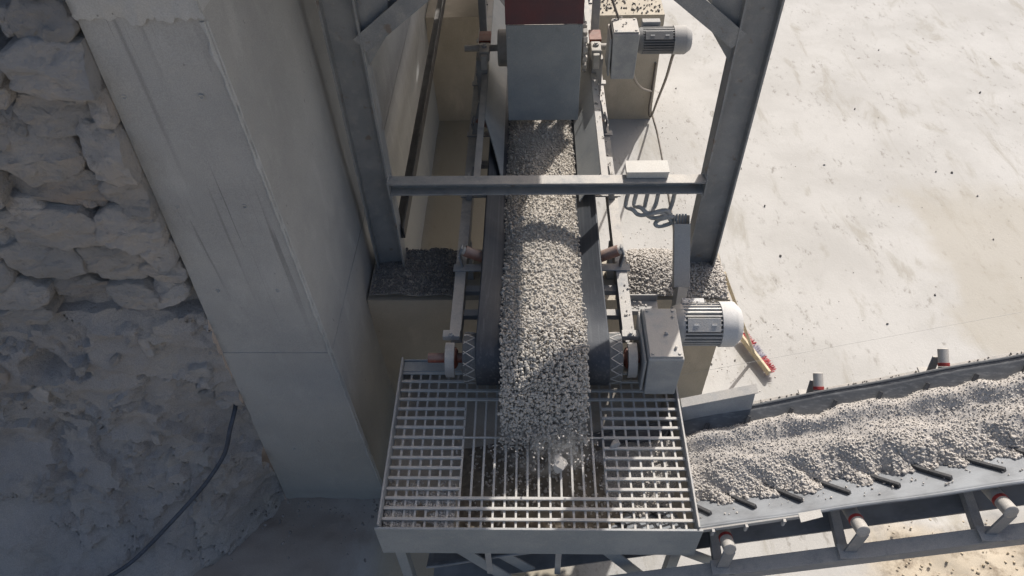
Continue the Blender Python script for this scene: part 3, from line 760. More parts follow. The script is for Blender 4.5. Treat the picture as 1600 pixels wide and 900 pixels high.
# ------------------------------------------------------------------ feeder chute under the bin
def feeder():
    t = thing('feeder_chute', 'tall grey plate chute with dark red upper panel over the gravel belt', 'chute', (.1, 5.4, 2.3))
    x0, x1, y0, y1 = -.205, .405, 5.36, 6.62
    m = MB(); m.box((x0, y0, 2.335), (x1, y0 + .012, 3.22)); m.box((x0, y0 + .012, 2.50), (x0 + .01, 5.85, 3.22)); m.box((x1 - .01, y0 + .012, 2.50), (x1, 5.85, 3.22))
    c = m.build('cover_plate', 'plate', t, .003)
    for x, z in ((-.185, 3.12), (.335, 3.14), (.385, 3.2)): MB().lathe((x, y0, z), (x, y0 - .012, z), [(0, .008), (.006, .008), (.006, .005)], 6).build('bolt', 'steel_light', c)
    m = MB(); m.box((x0 - .004, y0 + .004, 3.224), (x1 + .004, 6.5, 4.46))
    m.build('upper_panel', 'red_paint', t, .004, label='dark red upper panel')
    zs, ys = 2.62, 6.10
    MB().lathe((-.62, ys, zs), (.74, ys, zs), [(0, .03), (1.36, .03)], 16).build('shaft', 'roller_grey', t)
    MB().lathe((-.31, ys, zs), (.45, ys, zs), [(0, .03), (0, .155), (.01, .165), (.75, .165), (.76, .155), (.76, .03)], 32).build('drum', 'roller_grey', t)
    # cogged belt edge on the right
    m = MB()
    m.lathe((.455, ys, zs), (.50, ys, zs), [(0, .05), (0, .20), (.03, .20), (.03, .05)], 32)
    wh = m.build('cog_wheel', 'trunk', t)
    for k in range(16):
        a = 2 * math.pi * k / 16
        c0 = Vector((.478, ys + .205 * math.cos(a), zs + .205 * math.sin(a))); d = Vector((0, math.cos(a), math.sin(a)))
        MB().bar(c0 - d * .02, c0 + d * .02, .05, .04, (1, 0, 0)).build('cog', 'trunk', wh, .004)
    for sg, x in ((-1, -.43), (1, .58)):
        b = MB().box((x - .045, ys - .19, zs - .03), (x + .045, ys - .02, zs + .07)).box((x - .03, ys - .24, zs - .09), (x + .03, ys - .19, zs + .05)).build('bearing_block', 'roller_grey', t, .01)
        MB().box((x - .055, ys - .02, zs + .055), (x + .055, ys + .16, zs + .085)).build('bearing_cap', 'rust', b, .004)
        MB().lathe((x, ys - .1, zs + .07), (x, ys - .1, zs + .10), [(0, .028), (.018, .028), (.018, .016), (.03, .016)], 8).build('nut', 'steel_light', b)
    for x in (-.46, .60):
        m = MB(); m.box((x - .05, 5.95, 2.075), (x + .05, 6.4, 2.58)); m.box((x - .035, 6.4, 2.075), (x + .035, 6.5, 4.4))
        m.build('upright', 'steel' if x < 0 else 'rail', t, .004)
feeder()

# ------------------------------------------------------------------ geared motors
def geared_motor(label, gx0, gx1, gy0, gy1, gz0, gz1, mx0, mx1, my, mz, mr, fin, cap, clean, tbox):
    t = thing('geared_motor', label, 'motor', ((gx0 + gx1) / 2, gy0, gz0), 'geared motors driving the belts')
    # gearbox: housing with chamfered back, lid proud of it
    b = .05
    prof = [(gy0, gz0), (gy1 - b, gz0), (gy1, gz0 + b), (gy1, gz1 - b * 1.3), (gy1 - b, gz1), (gy0 + .01, gz1), (gy0, gz1 - .01)]
    m = MB(); n = len(prof)
    tp = .012
    m.add([(gx0 + (tp if z < gz1 - .1 else 0), y, z) for y, z in prof] + [(gx1 - (tp if z < gz1 - .1 else 0), y, z) for y, z in prof], [tuple(range(n - 1, -1, -1)), tuple(range(n, 2 * n))] + [(i, (i + 1) % n, n + (i + 1) % n, n + i) for i in range(n)])
    g = m.build('gearbox', 'gearbox', t, .008)
    MB().box((gx0 + .008, gy0 + .015, gz1 + .001), (gx1 - .008, gy1 - b - .012, gz1 + .014)).build('lid', 'gearbox', g, .004)
    for x in (gx0 + .03, gx1 - .03):
        for y in (gy0 + .04, gy1 - b - .035):
            MB().lathe((x, y, gz1 + .014), (x, y, gz1 + .03), [(0, .011), (.008, .011), (.008, .007)], 6).build('bolt', 'gearbox', g)
    MB().box((gx0 - .02, gy0 + .02, gz0 + .02), (gx0 - .002, gy1 - .03, gz1 - .05)).build('flange', 'gearbox', g, .006)
    # motor body
    L = mx1 - mx0
    MB().lathe((gx1 - .004, my, mz), (mx1, my, mz), [(0, mr * .8), (mx0 - gx1 + .004, mr * .95), (mx0 - gx1 + .02, mr * .95)], 28).build('end_shield', fin, t)
    mb = MB().lathe((mx0, my, mz), (mx1, my, mz), [(0, mr * .80), (L * .66, mr * .80)], 36).build('motor_body', 'motor_fin_clean', t)
    nf = 30
    fl = L * .62
    for k in range(nf):
        a = 2 * math.pi * k / nf
        if clean and 55 < math.degrees(a) < 0: continue
        d = Vector((0, math.cos(a), math.sin(a)))
        c = Vector((mx0 + .01, my, mz)) + d * mr * .88
        MB().bar(c, c + Vector((fl, 0, 0)), .0105, mr * .20, d).build('cooling_fin', fin, mb)
    MB().lathe((mx0 + L * .64, my, mz), (mx1, my, mz), [(0, mr * .9), (0, mr * 1.03), (L * .235, mr * 1.03), (L * .255, mr * 1.01), (L * .35, mr * .74), (L * .36, mr * .66), (L * .36, .02)], 40).build('fan_cover', cap, t)
    # flat panel with the rating plate towards the camera side
    d = Vector((0, -math.cos(R(48)), math.sin(R(48))))
    c = Vector((mx0 + L * .33, my, mz)) + d * mr * .975
    pn = MB().bar(c - Vector((L * .27, 0, 0)), c + Vector((L * .27, 0, 0)), mr * .62, .012, d).build('side_panel', fin, mb, .003)
    for q in (-.13, .16):
        e = c + Vector((L * q, 0, 0)) + d * .008
        MB().bar(e - Vector((.018, 0, 0)), e + Vector((.018, 0, 0)), .012, .006, d).build('clip', 'motor_cap', pn)
    # terminal box behind the motor
    MB().box((tbox[0], tbox[1], tbox[2]), (tbox[3], tbox[4], tbox[5])).build('terminal_box', cap, t, .006)
    return t
geared_motor('large dusty white geared motor beside the belt head, above the broom', .765, 1.0, 2.845, 3.34, 1.79, 2.19, 1.05, 1.475, 3.285, 2.025, .158, 'motor_fin', 'motor_cap', False, (1.08, 3.41, 1.98, 1.24, 3.47, 2.10))
geared_motor('smaller grey geared motor beside the chute, farther up the belt', .695, .925, 5.74, 6.06, 2.50, 2.93, .965, 1.405, 5.93, 2.77, .118, 'motor_fin_clean', 'motor_cap_grey', True, (.98, 6.03, 2.76, 1.14, 6.10, 2.89))
pos = [(.90, 3.05, 2.215), (.965, 3.2, 2.21), (.95, 2.93, 2.215), (.79, 5.86, 2.955), (.82, 5.9, 2.955), (.78, 5.99, 2.955)]
siz = [.018, .014, .016, .014, .016, .012]
for k in range(70):
    pos.append((rng.uniform(1.06, 1.3), 3.36 + rng.normal() * .03, 2.02 + .158 + rng.normal() * .003 - .02)); siz.append(rng.uniform(.003, .009))
for x0, x1, y0, y1, z, n in ((.64, .71, 3.2, 3.9, 2.072, 14), (.64, .71, 5.0, 7.5, 2.072, 60), (.55, .60, 4.4, 6.6, 2.445, 12), (.72, .86, 3.45, 3.52, 2.0, 10)):
    for k in range(n): pos.append((rng.uniform(x0, x1), rng.uniform(y0, y1), z + .004)); siz.append(rng.uniform(.005, .014))
o = stones_mesh('spilled_stones', pos, siz, 'gravel2', low=True); tag(o, 'small stones spilled on the motors and belt rails', 'stones', kind='stuff')
m = MB(); m.box((.715, 3.44, 1.955), (.93, 3.56, 1.965)); m.box((.715, 3.56, 1.955), (.93, 3.57, 2.03)); m.box((.715, 3.43, 1.955), (.93, 3.44, 2.0))
o = m.build('mounting_channel', 'rail', None, .002); tag(o, 'short steel channel holding stones behind the large motor gearbox', 'channel')

# ------------------------------------------------------------------ receiving hopper with its grating
HX0, HX1, HY0, HY1, HZ = -.955, 1.015, 1.90, 3.19, 1.70
def hopper():
    t = thing('grating_hopper', 'pale steel hopper topped with a bar grating under the belt end', 'hopper', (.03, 2.5, 1.0))
    MB().box((HX0 - .03, HY0 - .016, 1.365), (HX1 + .03, HY0, HZ + .03)).build('front_board', 'plate', t, .003)
    MB().box((HX0 - .012, HY0 + .003, 1.40), (HX0, HY1, HZ + .06)).build('side_board', 'steel_light', t, .002)
    MB().box((HX1, HY0 + .003, 1.40), (HX1 + .012, 3.02, HZ + .05)).build('side_board', 'steel_light', t, .002)
    MB().box((HX0, HY1, 1.40), (HX1, HY1 + .012, HZ + .02)).build('back_board', 'plate', t, .002)
    MB().box((HX0 + .003, HY1 - .09, HZ - .004), (-.52, HY1 - .002, HZ + .008)).build('back_ledge', 'plate', t, .002)
    # sloping inner plates
    bx = [(HX0, HY0), (HX1, HY0), (HX1, HY1), (HX0, HY1)]; ob = [(-.45, 2.05), (.85, 2.05), (.85, 2.6), (-.45, 2.6)]
    zt, zb = HZ - .07, 1.30
    for i in range(4):
        j = (i + 1) % 4
        MB().add([(*bx[i], zt), (*bx[j], zt), (*ob[j], zb), (*ob[i], zb)], [(0, 1, 2, 3)]).build('inner_plate', 'hopper_in', t, 0, .008)
    # transverse bars (upper layer), close-set at the sides and at the front
    rows = [3.095, 3.02, 2.94, 2.865, 2.785, 2.71, 2.635, 2.555, 2.475, 2.40, 2.325, 2.25, 2.175, 2.11, 2.04, 1.968]
    full = (0, 1, 2, 3, 7, 13, 14, 15)
    xa, xb = -.475, .48
    for i, y in enumerate(rows):
        w = .020
        if i in full:
            thin = i == 7
            m = MB()
            if thin:
                MB().box((HX0 + .002, y - w / 2, HZ - .016), (xa, y + w / 2, HZ)).build('grating_bar', 'grate', t, .002)
                MB().box((xa + .001, y - .006, HZ - .012), (xb - .001, y + .006, HZ - .003)).build('grating_bar', 'grate', t, .002)
                MB().box((xb, y - w / 2, HZ - .016), (HX1 - .002, y + w / 2, HZ)).build('grating_bar', 'grate', t, .002)
            else: MB().box((HX0 + .002, y - w / 2, HZ - .016), (HX1 - .002, y + w / 2, HZ)).build('grating_bar', 'grate', t, .002)
        else:
            MB().box((HX0 + .002, y - w / 2, HZ - .016), (xa, y + w / 2, HZ)).build('grating_bar', 'grate', t, .002)
            MB().box((xb, y - w / 2, HZ - .016), (HX1 - .002, y + w / 2, HZ)).build('grating_bar', 'grate', t, .002)
    # longitudinal rods (lower layer)
    xs = list(np.linspace(HX0 + .065, xa, 7)) + list(np.linspace(xa, xb, 14))[1:-1] + list(np.linspace(xb, HX1 - .06, 7))
    for x in xs:
        MB().box((x - .007, HY0 + .005, HZ - .036), (x + .007, HY1 - .005, HZ - .0165)).build('grating_rod', 'grate', t, .0015)
    # legs and diagonal braces under the front board
    for x in (HX0 + .06, HX1 - .06):
        for y in (HY0 + .07, HY1 - .07): MB().box((x - .035, y - .035, 0), (x + .035, y + .035, 1.395)).build('leg', 'plate', t, .003)
    for a, b in (((-.58, 1.97, 1.37), (-.18, 1.90, .9)), ((-.42, 2.0, 1.36), (-.02, 1.96, .9)), ((.42, 1.97, 1.36), (.78, 1.9, .9)), ((.93, 1.93, 1.37), (1.25, 1.93, 1.12))):
        MB().bar(a, b, .10, .012, (0, 1, 0)).build('brace', 'plate', t, .002)
    for x in (-.30, .17): MB().box((x - .02, 1.91, .95), (x + .02, 1.925, 1.36)).build('stiffener', 'steel_light', t, .002)
hopper()
def rock_chunk(name, label, c, r, seed, cuts=11):
    q = random.Random(seed); bm = bmesh.new(); bmesh.ops.create_icosphere(bm, subdivisions=3, radius=1)
    for k in range(cuts):
        d = Vector((q.gauss(0, 1), q.gauss(0, 1), q.gauss(0, 1))).normalized(); lim = q.uniform(.42, .72)
        for v in bm.verts:
            t_ = v.co.dot(d)
            if t_ > lim: v.co -= d * (t_ - lim)
    for v in bm.verts: v.co = Vector((v.co.x * 1.15, v.co.y, v.co.z * .85)) * r * (1 + .04 * fbm(v.co.x * 3, v.co.y * 3, v.co.z * 3 + seed)) + Vector(c)
    me = bpy.data.meshes.new(name); bm.to_mesh(me); bm.free(); me.materials.append(K['gravel2'])
    o = bpy.data.objects.new(name, me); COL.objects.link(o); return tag(o, label, 'stone', 'stones caught on the grating')
rock_chunk('boulder', 'large pale stone resting on the grating below the pouring gravel', (.185, 2.335, 1.732), .066, 5)
rock_chunk('boulder', 'small blue-grey stone caught on the right-hand grating bars', (.56, 2.50, 1.715), .042, 9)
# fines caught on and in the left front of the grating
def patch_gravel(name, label, fn, n, smin, smax, mat, low=True):
    pos, siz = [], []
    for k in range(n):
        p = fn()
        if p is None: continue
        pos.append(p); siz.append(rng.uniform(smin, smax))
    o = stones_mesh(name, pos, siz, mat, low=low); tag(o, label, 'gravel', kind='stuff'); return o
def f1():
    x = rng.uniform(HX0 + .01, -.50); y = HY0 + .01 + abs(rng.normal()) * .17
    if y > 2.5 or fbm(x * 5, y * 5, 2) + .32 - (y - 1.9) * 1.1 < 0: return None
    return (x, y, HZ - .022 - rng.random() * .022)
patch_gravel('grating_fines', 'grey stone fines clogging the left front corner of the grating', f1, 5200, .004, .010, 'gravel2')
m = MB(); m.grid(lambda u, v: (-.6 + 1.5 * u, 1.98 + .8 * v, 1.335 + .10 * math.exp(-((-.7 + 1.5 * u) / .4) ** 2 - ((-.5 + .8 * v) / .35) ** 2) + .02 * fbm(u * 6, v * 6, 2)), 30, 20, True)
tag(m.build('hopper_fines', 'hopper_mud'), 'brown fines banked inside the hopper beneath the grating', 'gravel', kind='stuff')
def f2():
    x = rng.uniform(-.45, .85); y = rng.uniform(2.0, 2.75)
    return (x, y, 1.33 + .12 * math.exp(-((x - .1) / .35) ** 2 - ((y - 2.5) / .3) ** 2) + rng.random() * .02)
patch_gravel('hopper_gravel', 'gravel lying inside the hopper beneath the grating', f2, 700, .008, .018, 'gravel')

# ------------------------------------------------------------------ inclined cleated conveyor
SL = .372            # rise per metre along +X
CY = 2.355           # centre line
def c2(x, v, h=0.0): return None
def lip_z(x): return 1.62 + SL * (x - 1.04)
def prof2(v):
    """belt height under the lip line for v across (m from centre, + is far side)"""
    a = abs(v)
    return -.155 if a < .15 else -.155 + .155 * min(1.0, (a - .15) / .245) ** 1.1
X0C, X1C = -.75, 8.2
def inclined_conveyor():
    t = thing('inclined_conveyor', 'inclined conveyor with cleated grey belt climbing right from the hopper', 'conveyor', (1, CY, 1.0))
    vs_ = [-.395, -.37, -.32, -.25, -.2, -.15, -.08, 0, .08, .15, .2, .25, .32, .37, .395]
    m = MB(); nx = 180
    def sag(x, v): 
        k = (x - 1.93) / .72
        return -.014 * (math.sin(math.pi * k) ** 2) * (abs(v) / .395) ** 2
    def f(u, w):
        x = X0C + (X1C - X0C) * u; i = w * 14; v = vs_[int(round(i))]
        return (x, CY + v * (1 + .0), lip_z(x) + prof2(v) + sag(x, v))
    m.grid(f, nx, 14, True)
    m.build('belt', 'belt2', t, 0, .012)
    for sg in (-1, 1):
        m = MB(); m.tube([(x, CY + sg * .402, lip_z(x) + sag(x, .395) + .004) for x in np.linspace(X0C, X1C, 90)], .011, 8)
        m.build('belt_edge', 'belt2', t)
    m = MB(); m.add([(X0C, CY - .37, lip_z(X0C) - .42), (X1C, CY - .37, lip_z(X1C) - .42), (X1C, CY + .37, lip_z(X1C) - .42), (X0C, CY + .37, lip_z(X0C) - .42)], [(0, 1, 2, 3)])
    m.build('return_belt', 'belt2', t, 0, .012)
    # chevron cleats
    k = 0
    for i in range(-6, 26):
        xc = 1.14 + .262 * i
        for sg in (-1, 1):
            pts = []
            for q in np.linspace(0, 1, 7):
                v = sg * (.05 + .25 * q) if sg < 0 else sg * (.05 + .285 * q)
                x = xc - .20 + .20 * q + (.08 if sg > 0 else 0)
                pts.append((x, CY + v, lip_z(x) + prof2(v) + .020))
            m = MB()
            for a, b in zip(pts[:-1], pts[1:]): m.bar(a, b, .024, .030 if sg < 0 else .044)
            m.build('cleat', 'cleat', t, .004)
    # side beams: near one an open channel, far one dusty on top
    sl = math.atan(SL)
    for yy, dz in ((1.80, -.31), (2.86, -.20)):
        a = (X0C, yy, lip_z(X0C) + dz); b = (X1C, yy, lip_z(X1C) + dz)
        MB().extrude([(-.045, -.10), (.045, -.10), (.045, 0), (-.045, 0)], a, b).build('side_beam', 'rail', t, .004)
    # troughing idlers: wing rollers and brackets
    for i in range(-1, 9):
        x = 1.93 + .72 * i
        if x > X1C: continue
        z = lip_z(x)
        for sg in (-1, 1):
            if sg > 0 and i < 0: continue
            yb = 1.80 if sg < 0 else 2.86
            a = Vector((x, CY + sg * .17, z - .225)); b = Vector((x, CY + sg * (.545 if sg < 0 else .55), z + (-.045 if sg < 0 else .055)))
            d = (b - a).normalized(); Lr = (b - a).length
            rr_ = .042 if sg < 0 else .034; b = b if sg < 0 else b - d * .025; Lr = (b - a).length
            rl = MB().lathe(a, b, [(0, .02), (0, rr_), (Lr - .115, rr_), (Lr - .115, .02)], 20).build('wing_roller', 'roller_grey', t)
            MB().lathe(b - d * .113, b, [(0, .03), (0, rr_ + .001), (.022, rr_ + .001), (.022, .03)], 20).build('red_seal', 'red_end', rl)
            MB().lathe(b - d * .085, b, [(-.006, rr_ - .002), (.083, rr_ - .002), (.087, rr_ - .008), (.087, .012)], 20).build('roller_end', 'roller_grey' if sg < 0 else 'trunk', rl)
            zb = z - .308 if sg < 0 else z - .198
            m = MB(); m.bar((x, yb, zb), b + Vector((.0, sg * .006, -.02 if sg < 0 else -.09)), .075 if sg < 0 else .05, .014, (0, 1, 0)); m.box((x - .07, yb - .045, zb + .002), (x + .07, yb + .045, zb + .014))
            m.build('roller_bracket', 'rail', t, .003)
        MB().bar((x, 1.85, z - .40), (x, 2.81, z - .26), .06, .05).build('cross_tie', 'rail', t, .003)
    for x in (5.2, 7.4):
        for yy in (1.80, 2.86): MB().box((x - .05, yy - .04, 0), (x + .05, yy + .04, lip_z(x) - (.42 if yy < 2 else .31))).build('leg', 'rail', t, .003)
    # skirting where the hopper drops onto the belt
    m = MB(); yy = CY + .41
    m.add([(1.035, yy, lip_z(1.035) + .13), (1.50, yy, lip_z(1.5) + .13), (1.50, yy - .035, lip_z(1.5) - .06), (1.035, yy - .035, lip_z(1.035) - .06)], [(0, 1, 2, 3)])
    m.add([(1.035, yy, lip_z(1.035) + .13), (1.52, yy, lip_z(1.52) + .13), (1.52, yy + .07, lip_z(1.52) + .135), (1.035, yy + .07, lip_z(1.035) + .135)], [(3, 2, 1, 0)])
    m.build('far_skirt', 'steel_light', t, 0, .006)
    m = MB(); m.bar((1.03, CY - .425, lip_z(1.03) + .012), (1.68, CY - .425, lip_z(1.68) + .012), .012, .035)
    sk = m.build('near_skirt', 'steel_light', t, .002)
    for x in (1.12, 1.31, 1.52): MB().box((x - .008, CY - .45, lip_z(x) - .03), (x + .008, CY - .432, lip_z(x) + .03)).build('clamp', 'steel_light', sk)
    m = MB(); m.add([(1.60, CY - .47, lip_z(1.6) + .035), (1.72, CY - .455, lip_z(1.72) + .036), (1.72, CY - .405, lip_z(1.72) + .030), (1.60, CY - .41, lip_z(1.6) + .03)], [(0, 1, 2, 3)])
    m.build('skirt_tongue', 'boxwhite', sk, 0, .004)
inclined_conveyor()
def heap2(x, v):
    """gravel surface above the belt (m); negative where the belt is bare"""
    ph = ((x - 1.14) / .262) % 1.0
    saw = .5 - .5 * math.cos(2 * math.pi * ((ph + .20 + v * .9) % 1.0))
    pi_ = math.floor((x - 1.14) / .262); am = .022 + .016 * math.sin(pi_ * 2.7)
    near = -.200 - am * math.cos(2 * math.pi * (ph - .45)) + .07 * fbm(x * 3.3, 2, 1) + .02 * fbm(x * 14, 5, 1)
    far = .305 + .008 * math.cos(2 * math.pi * (ph - .2)) + .025 * fbm(x * 4, 7, 3)
    if v < near or v > far: return -1
    e = min((v - near) / .22, (far - v) / .10, 1.0)
    e = e * (2 - e)
    gr = 0.0
    if v < .02:
        for n_ in (0, 1):
            xl_ = 1.14 + .262 * (pi_ + n_) - .20 + .20 * (-v - .05) / .25 + .262 * (1 if n_ else 0) * 0
            for o_ in (0, .262): gr = max(gr, math.exp(-((x - xl_ - o_ + .02) / .035) ** 2))
        gr *= .05 * min(1, max(0, (.02 - v) / .16))
    return e * (.092 + .010 * saw * (1 if v < .05 else .15) + .030 * fbm(x * 2.1 + v * 2, v * 3.0, 4) + .012 * fbm(x * 11, v * 11, 6)) - gr * e
def z2(x, v):
    h = heap2(x, v)
    return None if h < 0 else lip_z(x) + prof2(v) + .012 + h
def conv2_gravel():
    m = MB(); n1, n2 = 420, 50
    pts = {}; 
    for i in range(n1 + 1):
        for j in range(n2 + 1):
            x = .2 + 7.6 * i / n1; v = -.30 + .62 * j / n2; z = z2(x, v)
            pts[i, j] = (x, CY + v, (z if z is not None else lip_z(x) + prof2(v) - .02) - .003)
    idx = {k: q for q, k in enumerate(pts)}
    m.add(list(pts.values()), [(idx[i, j], idx[i + 1, j], idx[i + 1, j + 1], idx[i, j + 1]) for i in range(n1) for j in range(n2)], True)
    o = m.build('limestone_fines', 'gravel_bed2'); tag(o, 'pale stone fines heaped along the inclined belt', 'gravel', kind='stuff')
    pos, siz = [], []
    U, V = jitter_grid(.25, 4.3, -.30, .30, .0135)
    for x, v in zip(U, V):
        z = z2(x, v)
        if z is None: continue
        coarse = min(1, max(0, (.10 - v) / .22)); big = rng.random()
        s = rng.uniform(.0045, .008) * (1 - coarse) + rng.uniform(.0075, .0145) * coarse
        if big < .05: s *= 1.6
        if coarse < .35 and rng.random() < .35: s *= .6
        pos.append((x, CY + v, z - s * .35 + rng.normal() * .003)); siz.append(s)
    for k in range(120):
        x = rng.uniform(.8, 4.4); v = rng.uniform(-.34, -.2); pos.append((x, CY + v, lip_z(x) + prof2(v) + .012)); siz.append(rng.uniform(.004, .010))
    o = stones_mesh('inclined_belt_gravel', pos, siz, 'gravel2'); tag(o, 'pale crushed limestone heaped between the cleats of the inclined belt', 'gravel', kind='stuff')
    # dust and small stones lying on the beams
    pos, siz = [], []
    for k in range(420):
        x = rng.uniform(1.2, 4.2); y = 2.86 + rng.uniform(-.04, .04); pos.append((x, y, lip_z(x) - .197)); siz.append(rng.uniform(.003, .009))
    o = stones_mesh('beam_stones', pos, siz, 'gravel_dark', low=True); tag(o, 'small stones along the far beam of the inclined belt', 'stones', kind='stuff')
conv2_gravel()

# ------------------------------------------------------------------ gravel heaps on the footing, stones on the ground
def heap_h(x, y):
    a = .17 * math.exp(-((x - .98) / .30) ** 2 - ((y - 4.2) / .24) ** 2) + .09 * math.exp(-((x - 1.5) / .18) ** 2 - ((y - 4.12) / .2) ** 2)
    b = .07 * min(1, max(0, (-.55 - x) / .15))
    return BZ + a + b + .02 * fbm(x * 4, y * 4, 6)
def hp(x0, x1):
    def f():
        x = rng.uniform(x0, x1); y = rng.uniform(3.93, 4.46)
        h = heap_h(x, y)
        if h - BZ < .012 and rng.random() < .6: return None
        return (x, y, h)
    return f
def heap_bed(name, lab, x0, x1, mat):
    m = MB(); m.grid(lambda u, v: (x0 + (x1 - x0) * u, 3.925 + .53 * v, heap_h(x0 + (x1 - x0) * u, 3.925 + .53 * v) - .008), 40, 24, True)
    o = m.build(name, mat); tag(o, lab, 'gravel', kind='stuff')
heap_bed('heap_fines', 'pale fines under the gravel heap beside the right post', .70, 1.60, 'gravel_bed2')
heap_bed('footing_fines', 'dark fines spread over the left end of the footing', -1.35, -.58, 'gravel_bed')
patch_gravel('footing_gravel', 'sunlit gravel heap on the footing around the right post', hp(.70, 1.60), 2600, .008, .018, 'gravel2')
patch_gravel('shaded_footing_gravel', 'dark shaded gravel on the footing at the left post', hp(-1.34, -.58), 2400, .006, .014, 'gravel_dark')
def f3():
    k = rng.random()
    if k < .22: x = rng.normal(1.86, .10); y = rng.uniform(4.8, 9.5)
    elif k < .50: x = rng.uniform(.8, 1.7); y = rng.uniform(4.7, 6.6)
    elif k < .62: x = rng.normal(1.95, .2); y = rng.normal(4.6, .25)
    elif rng.random() < .55: x = rng.uniform(1.7, 8.5); y = rng.uniform(2.3, 12)
    else: x = rng.normal(2.6, .5); y = rng.normal(4.6, .6)
    if x < .72: return None
    return (x, y, .004)
patch_gravel('scattered_stones', 'small dark stones scattered over the pale dusty ground', f3, 620, .003, .009, 'gravel')
patch_gravel('larger_scattered_stones', 'a few larger grey stones lying on the pale ground', lambda: (rng.uniform(1.8, 8), rng.uniform(3.6, 11), .008), 26, .012, .021, 'gravel_dark', False)
patch_gravel('block_stones', 'stones strewn on top of the far concrete block', lambda: (rng.uniform(.75, 1.68), rng.uniform(8.8, 10.5), BZ + .008), 420, .008, .022, 'gravel_dark')
patch_gravel('bank_rubble', 'loose rubble on the shaded ground at the foot of the wall', lambda: (lambda x: (x, 2.9 - abs(rng.normal()) * .22 - max(0, -2.3 - x) * .25, .03))(rng.uniform(-3.2, -1.3)), 110, .004, .02, 'gravel_dark', False)
# rough soil in front of the inclined belt is part of the ground mesh; clods on it
patch_gravel('sand_clods', 'brown clods of loose sand in front of the inclined belt', lambda: (lambda x, y: (x, y, .05 + .03 * fbm(x * 4, y * 4, 1)))(rng.uniform(3.0, 4.6), rng.uniform(2.1, 2.75)), 200, .004, .02, 'sand', True)

# ------------------------------------------------------------------ broom leaning on the footing
def broom():
    t = thing('broom', 'broom with pale wooden head and red and blue bristles leaning behind the large motor', 'broom', (2.3, 4.5, 0))
    A = Vector((2.165, 4.75, .085)); B = Vector((2.365, 4.25, .085)); d = (B - A).normalized()
    tip = Vector((1.65, 4.29, 1.50)); c = (A + B) / 2
    hdir = (tip - c).normalized(); w = d.cross(hdir).normalized()       # across the head
    if w.x < 0: w = -w
    n_ = w.cross(d).normalized()
    if n_.z < 0: n_ = -n_
    # the head lies tilted so that the bristles point away from the handle side
    bd = (w * .85 - n_ * .5).normalized(); sd_ = d.cross(bd).normalized()
    m = MB(); m.bar(A, B, .066, .03, bd)
    h = m.build('head', 'wood', t, .006)
    MB().tube([c, c + (tip - c) * .5, tip], .0155, 12).build('handle', 'wood', t)
    rr = random.Random(3)
    for name, f0, f1, mat in (('red_bristles', 0.0, .34, 'bristle_red'), ('blue_bristles', .34, .68, 'bristle_blue'), ('red_bristles', .68, 1.0, 'bristle_red')):
        m = MB()
        for k in range(int(150 * (f1 - f0) / .35)):
            q = rr.uniform(f0, f1); s_ = rr.uniform(-.03, .03)
            a = A + (B - A) * (.02 + .96 * q) + sd_ * s_ + bd * .012
            b = a + bd * rr.uniform(.055, .075) + d * rr.uniform(-.014, .014) + sd_ * (s_ * .5 + rr.uniform(-.008, .008))
            m.tube([a, b], [.0032, .0022], 4)
        m.build(name, mat, t)
broom()

# ------------------------------------------------------------------ junction box, conduits and trunking at the right post
t = thing('junction_box', 'shallow white junction box lying on the crossbar near the right post', 'junction box', (.87, 4.3, 2.58))
MB().box((.705, 4.235, 2.584), (1.015, 4.37, 2.632)).build('box_body', 'boxwhite', t, .004)
MB().box((.70, 4.23, 2.633), (1.02, 4.375, 2.644)).build('lid', 'boxwhite', t, .003)
starts = [(.735, 4.24, 2.46), (.80, 4.25, 2.46), (.885, 4.25, 2.46), (.965, 4.25, 2.46), (1.085, 4.24, 2.46)]
for i, s0 in enumerate(starts):
    s0 = Vector(s0); low = [2.31, 2.33, 2.28, 2.27, 2.23][i]; bx = [.80, .86, .90, .94, .97][i]
    end = Vector((1.13 + .008 * i, 4.13 + .012 * i, 2.17))
    pts = [s0, s0 + Vector((-.012 if i < 4 else 0, -.02, -.13)), Vector((bx - .03, 4.16, low + .03)), Vector((bx + .03, 4.13, low)), Vector(((bx + end.x) / 2 + .02, 4.12, low + .035)), end + Vector((-.05, 0, .07)), end + Vector((-.03, 0, .05))]
    if i == 4: pts = [s0, s0 + Vector((-.01, -.02, -.12)), Vector((1.03, 4.15, 2.30)), Vector((.955, 4.13, 2.235)), Vector((.975, 4.12, 2.205)), Vector((1.05, 4.12, 2.225)), end + Vector((-.02, 0, .06))]
    tb = MB().tube(cat_spline(pts, 8), .0165, 10).build('conduit', 'conduit', t)
t = thing('cable_trunking', 'upright tan metal cable trunking leaning in front of the right post', 'trunking', (1.17, 4.1, 1.6))
a, b = Vector((1.145, 4.15, 2.29)), Vector((1.15, 3.78, 1.87))
m = MB()
m.extrude([(-.058, -.04), (.058, -.04), (.058, .04), (.054, .04), (.054, -.036), (-.054, -.036), (-.054, .04), (-.058, .04)], a, b, (0, -.75, -.6))
m.build('tray', 'trunk', t, .001)
m = MB(); m.bar(a + (b - a) * .13, b, .119, .006, (0, .7, .7)); m.v = [tuple(Vector(v) + Vector((0, -.030, .036))) for v in m.v]
m.build('cover', 'trunk', t, .001)
m = MB(); m.bar(b + Vector((0, -.01, .03)), b + Vector((-.02, -.12, -.16)), .085, .06, (0, .7, .7))
m.build('lower_sleeve', 'trunk', t, .003)
for k in range(4):
    MB().tube([a + Vector((-.035 + .023 * k, .005, .012)), a + Vector((-.035 + .023 * k, -.01, -.02)), a + (b - a) * .3 + Vector((-.035 + .023 * k, 0, 0))], .008, 8).build('wire', 'conduit', t)

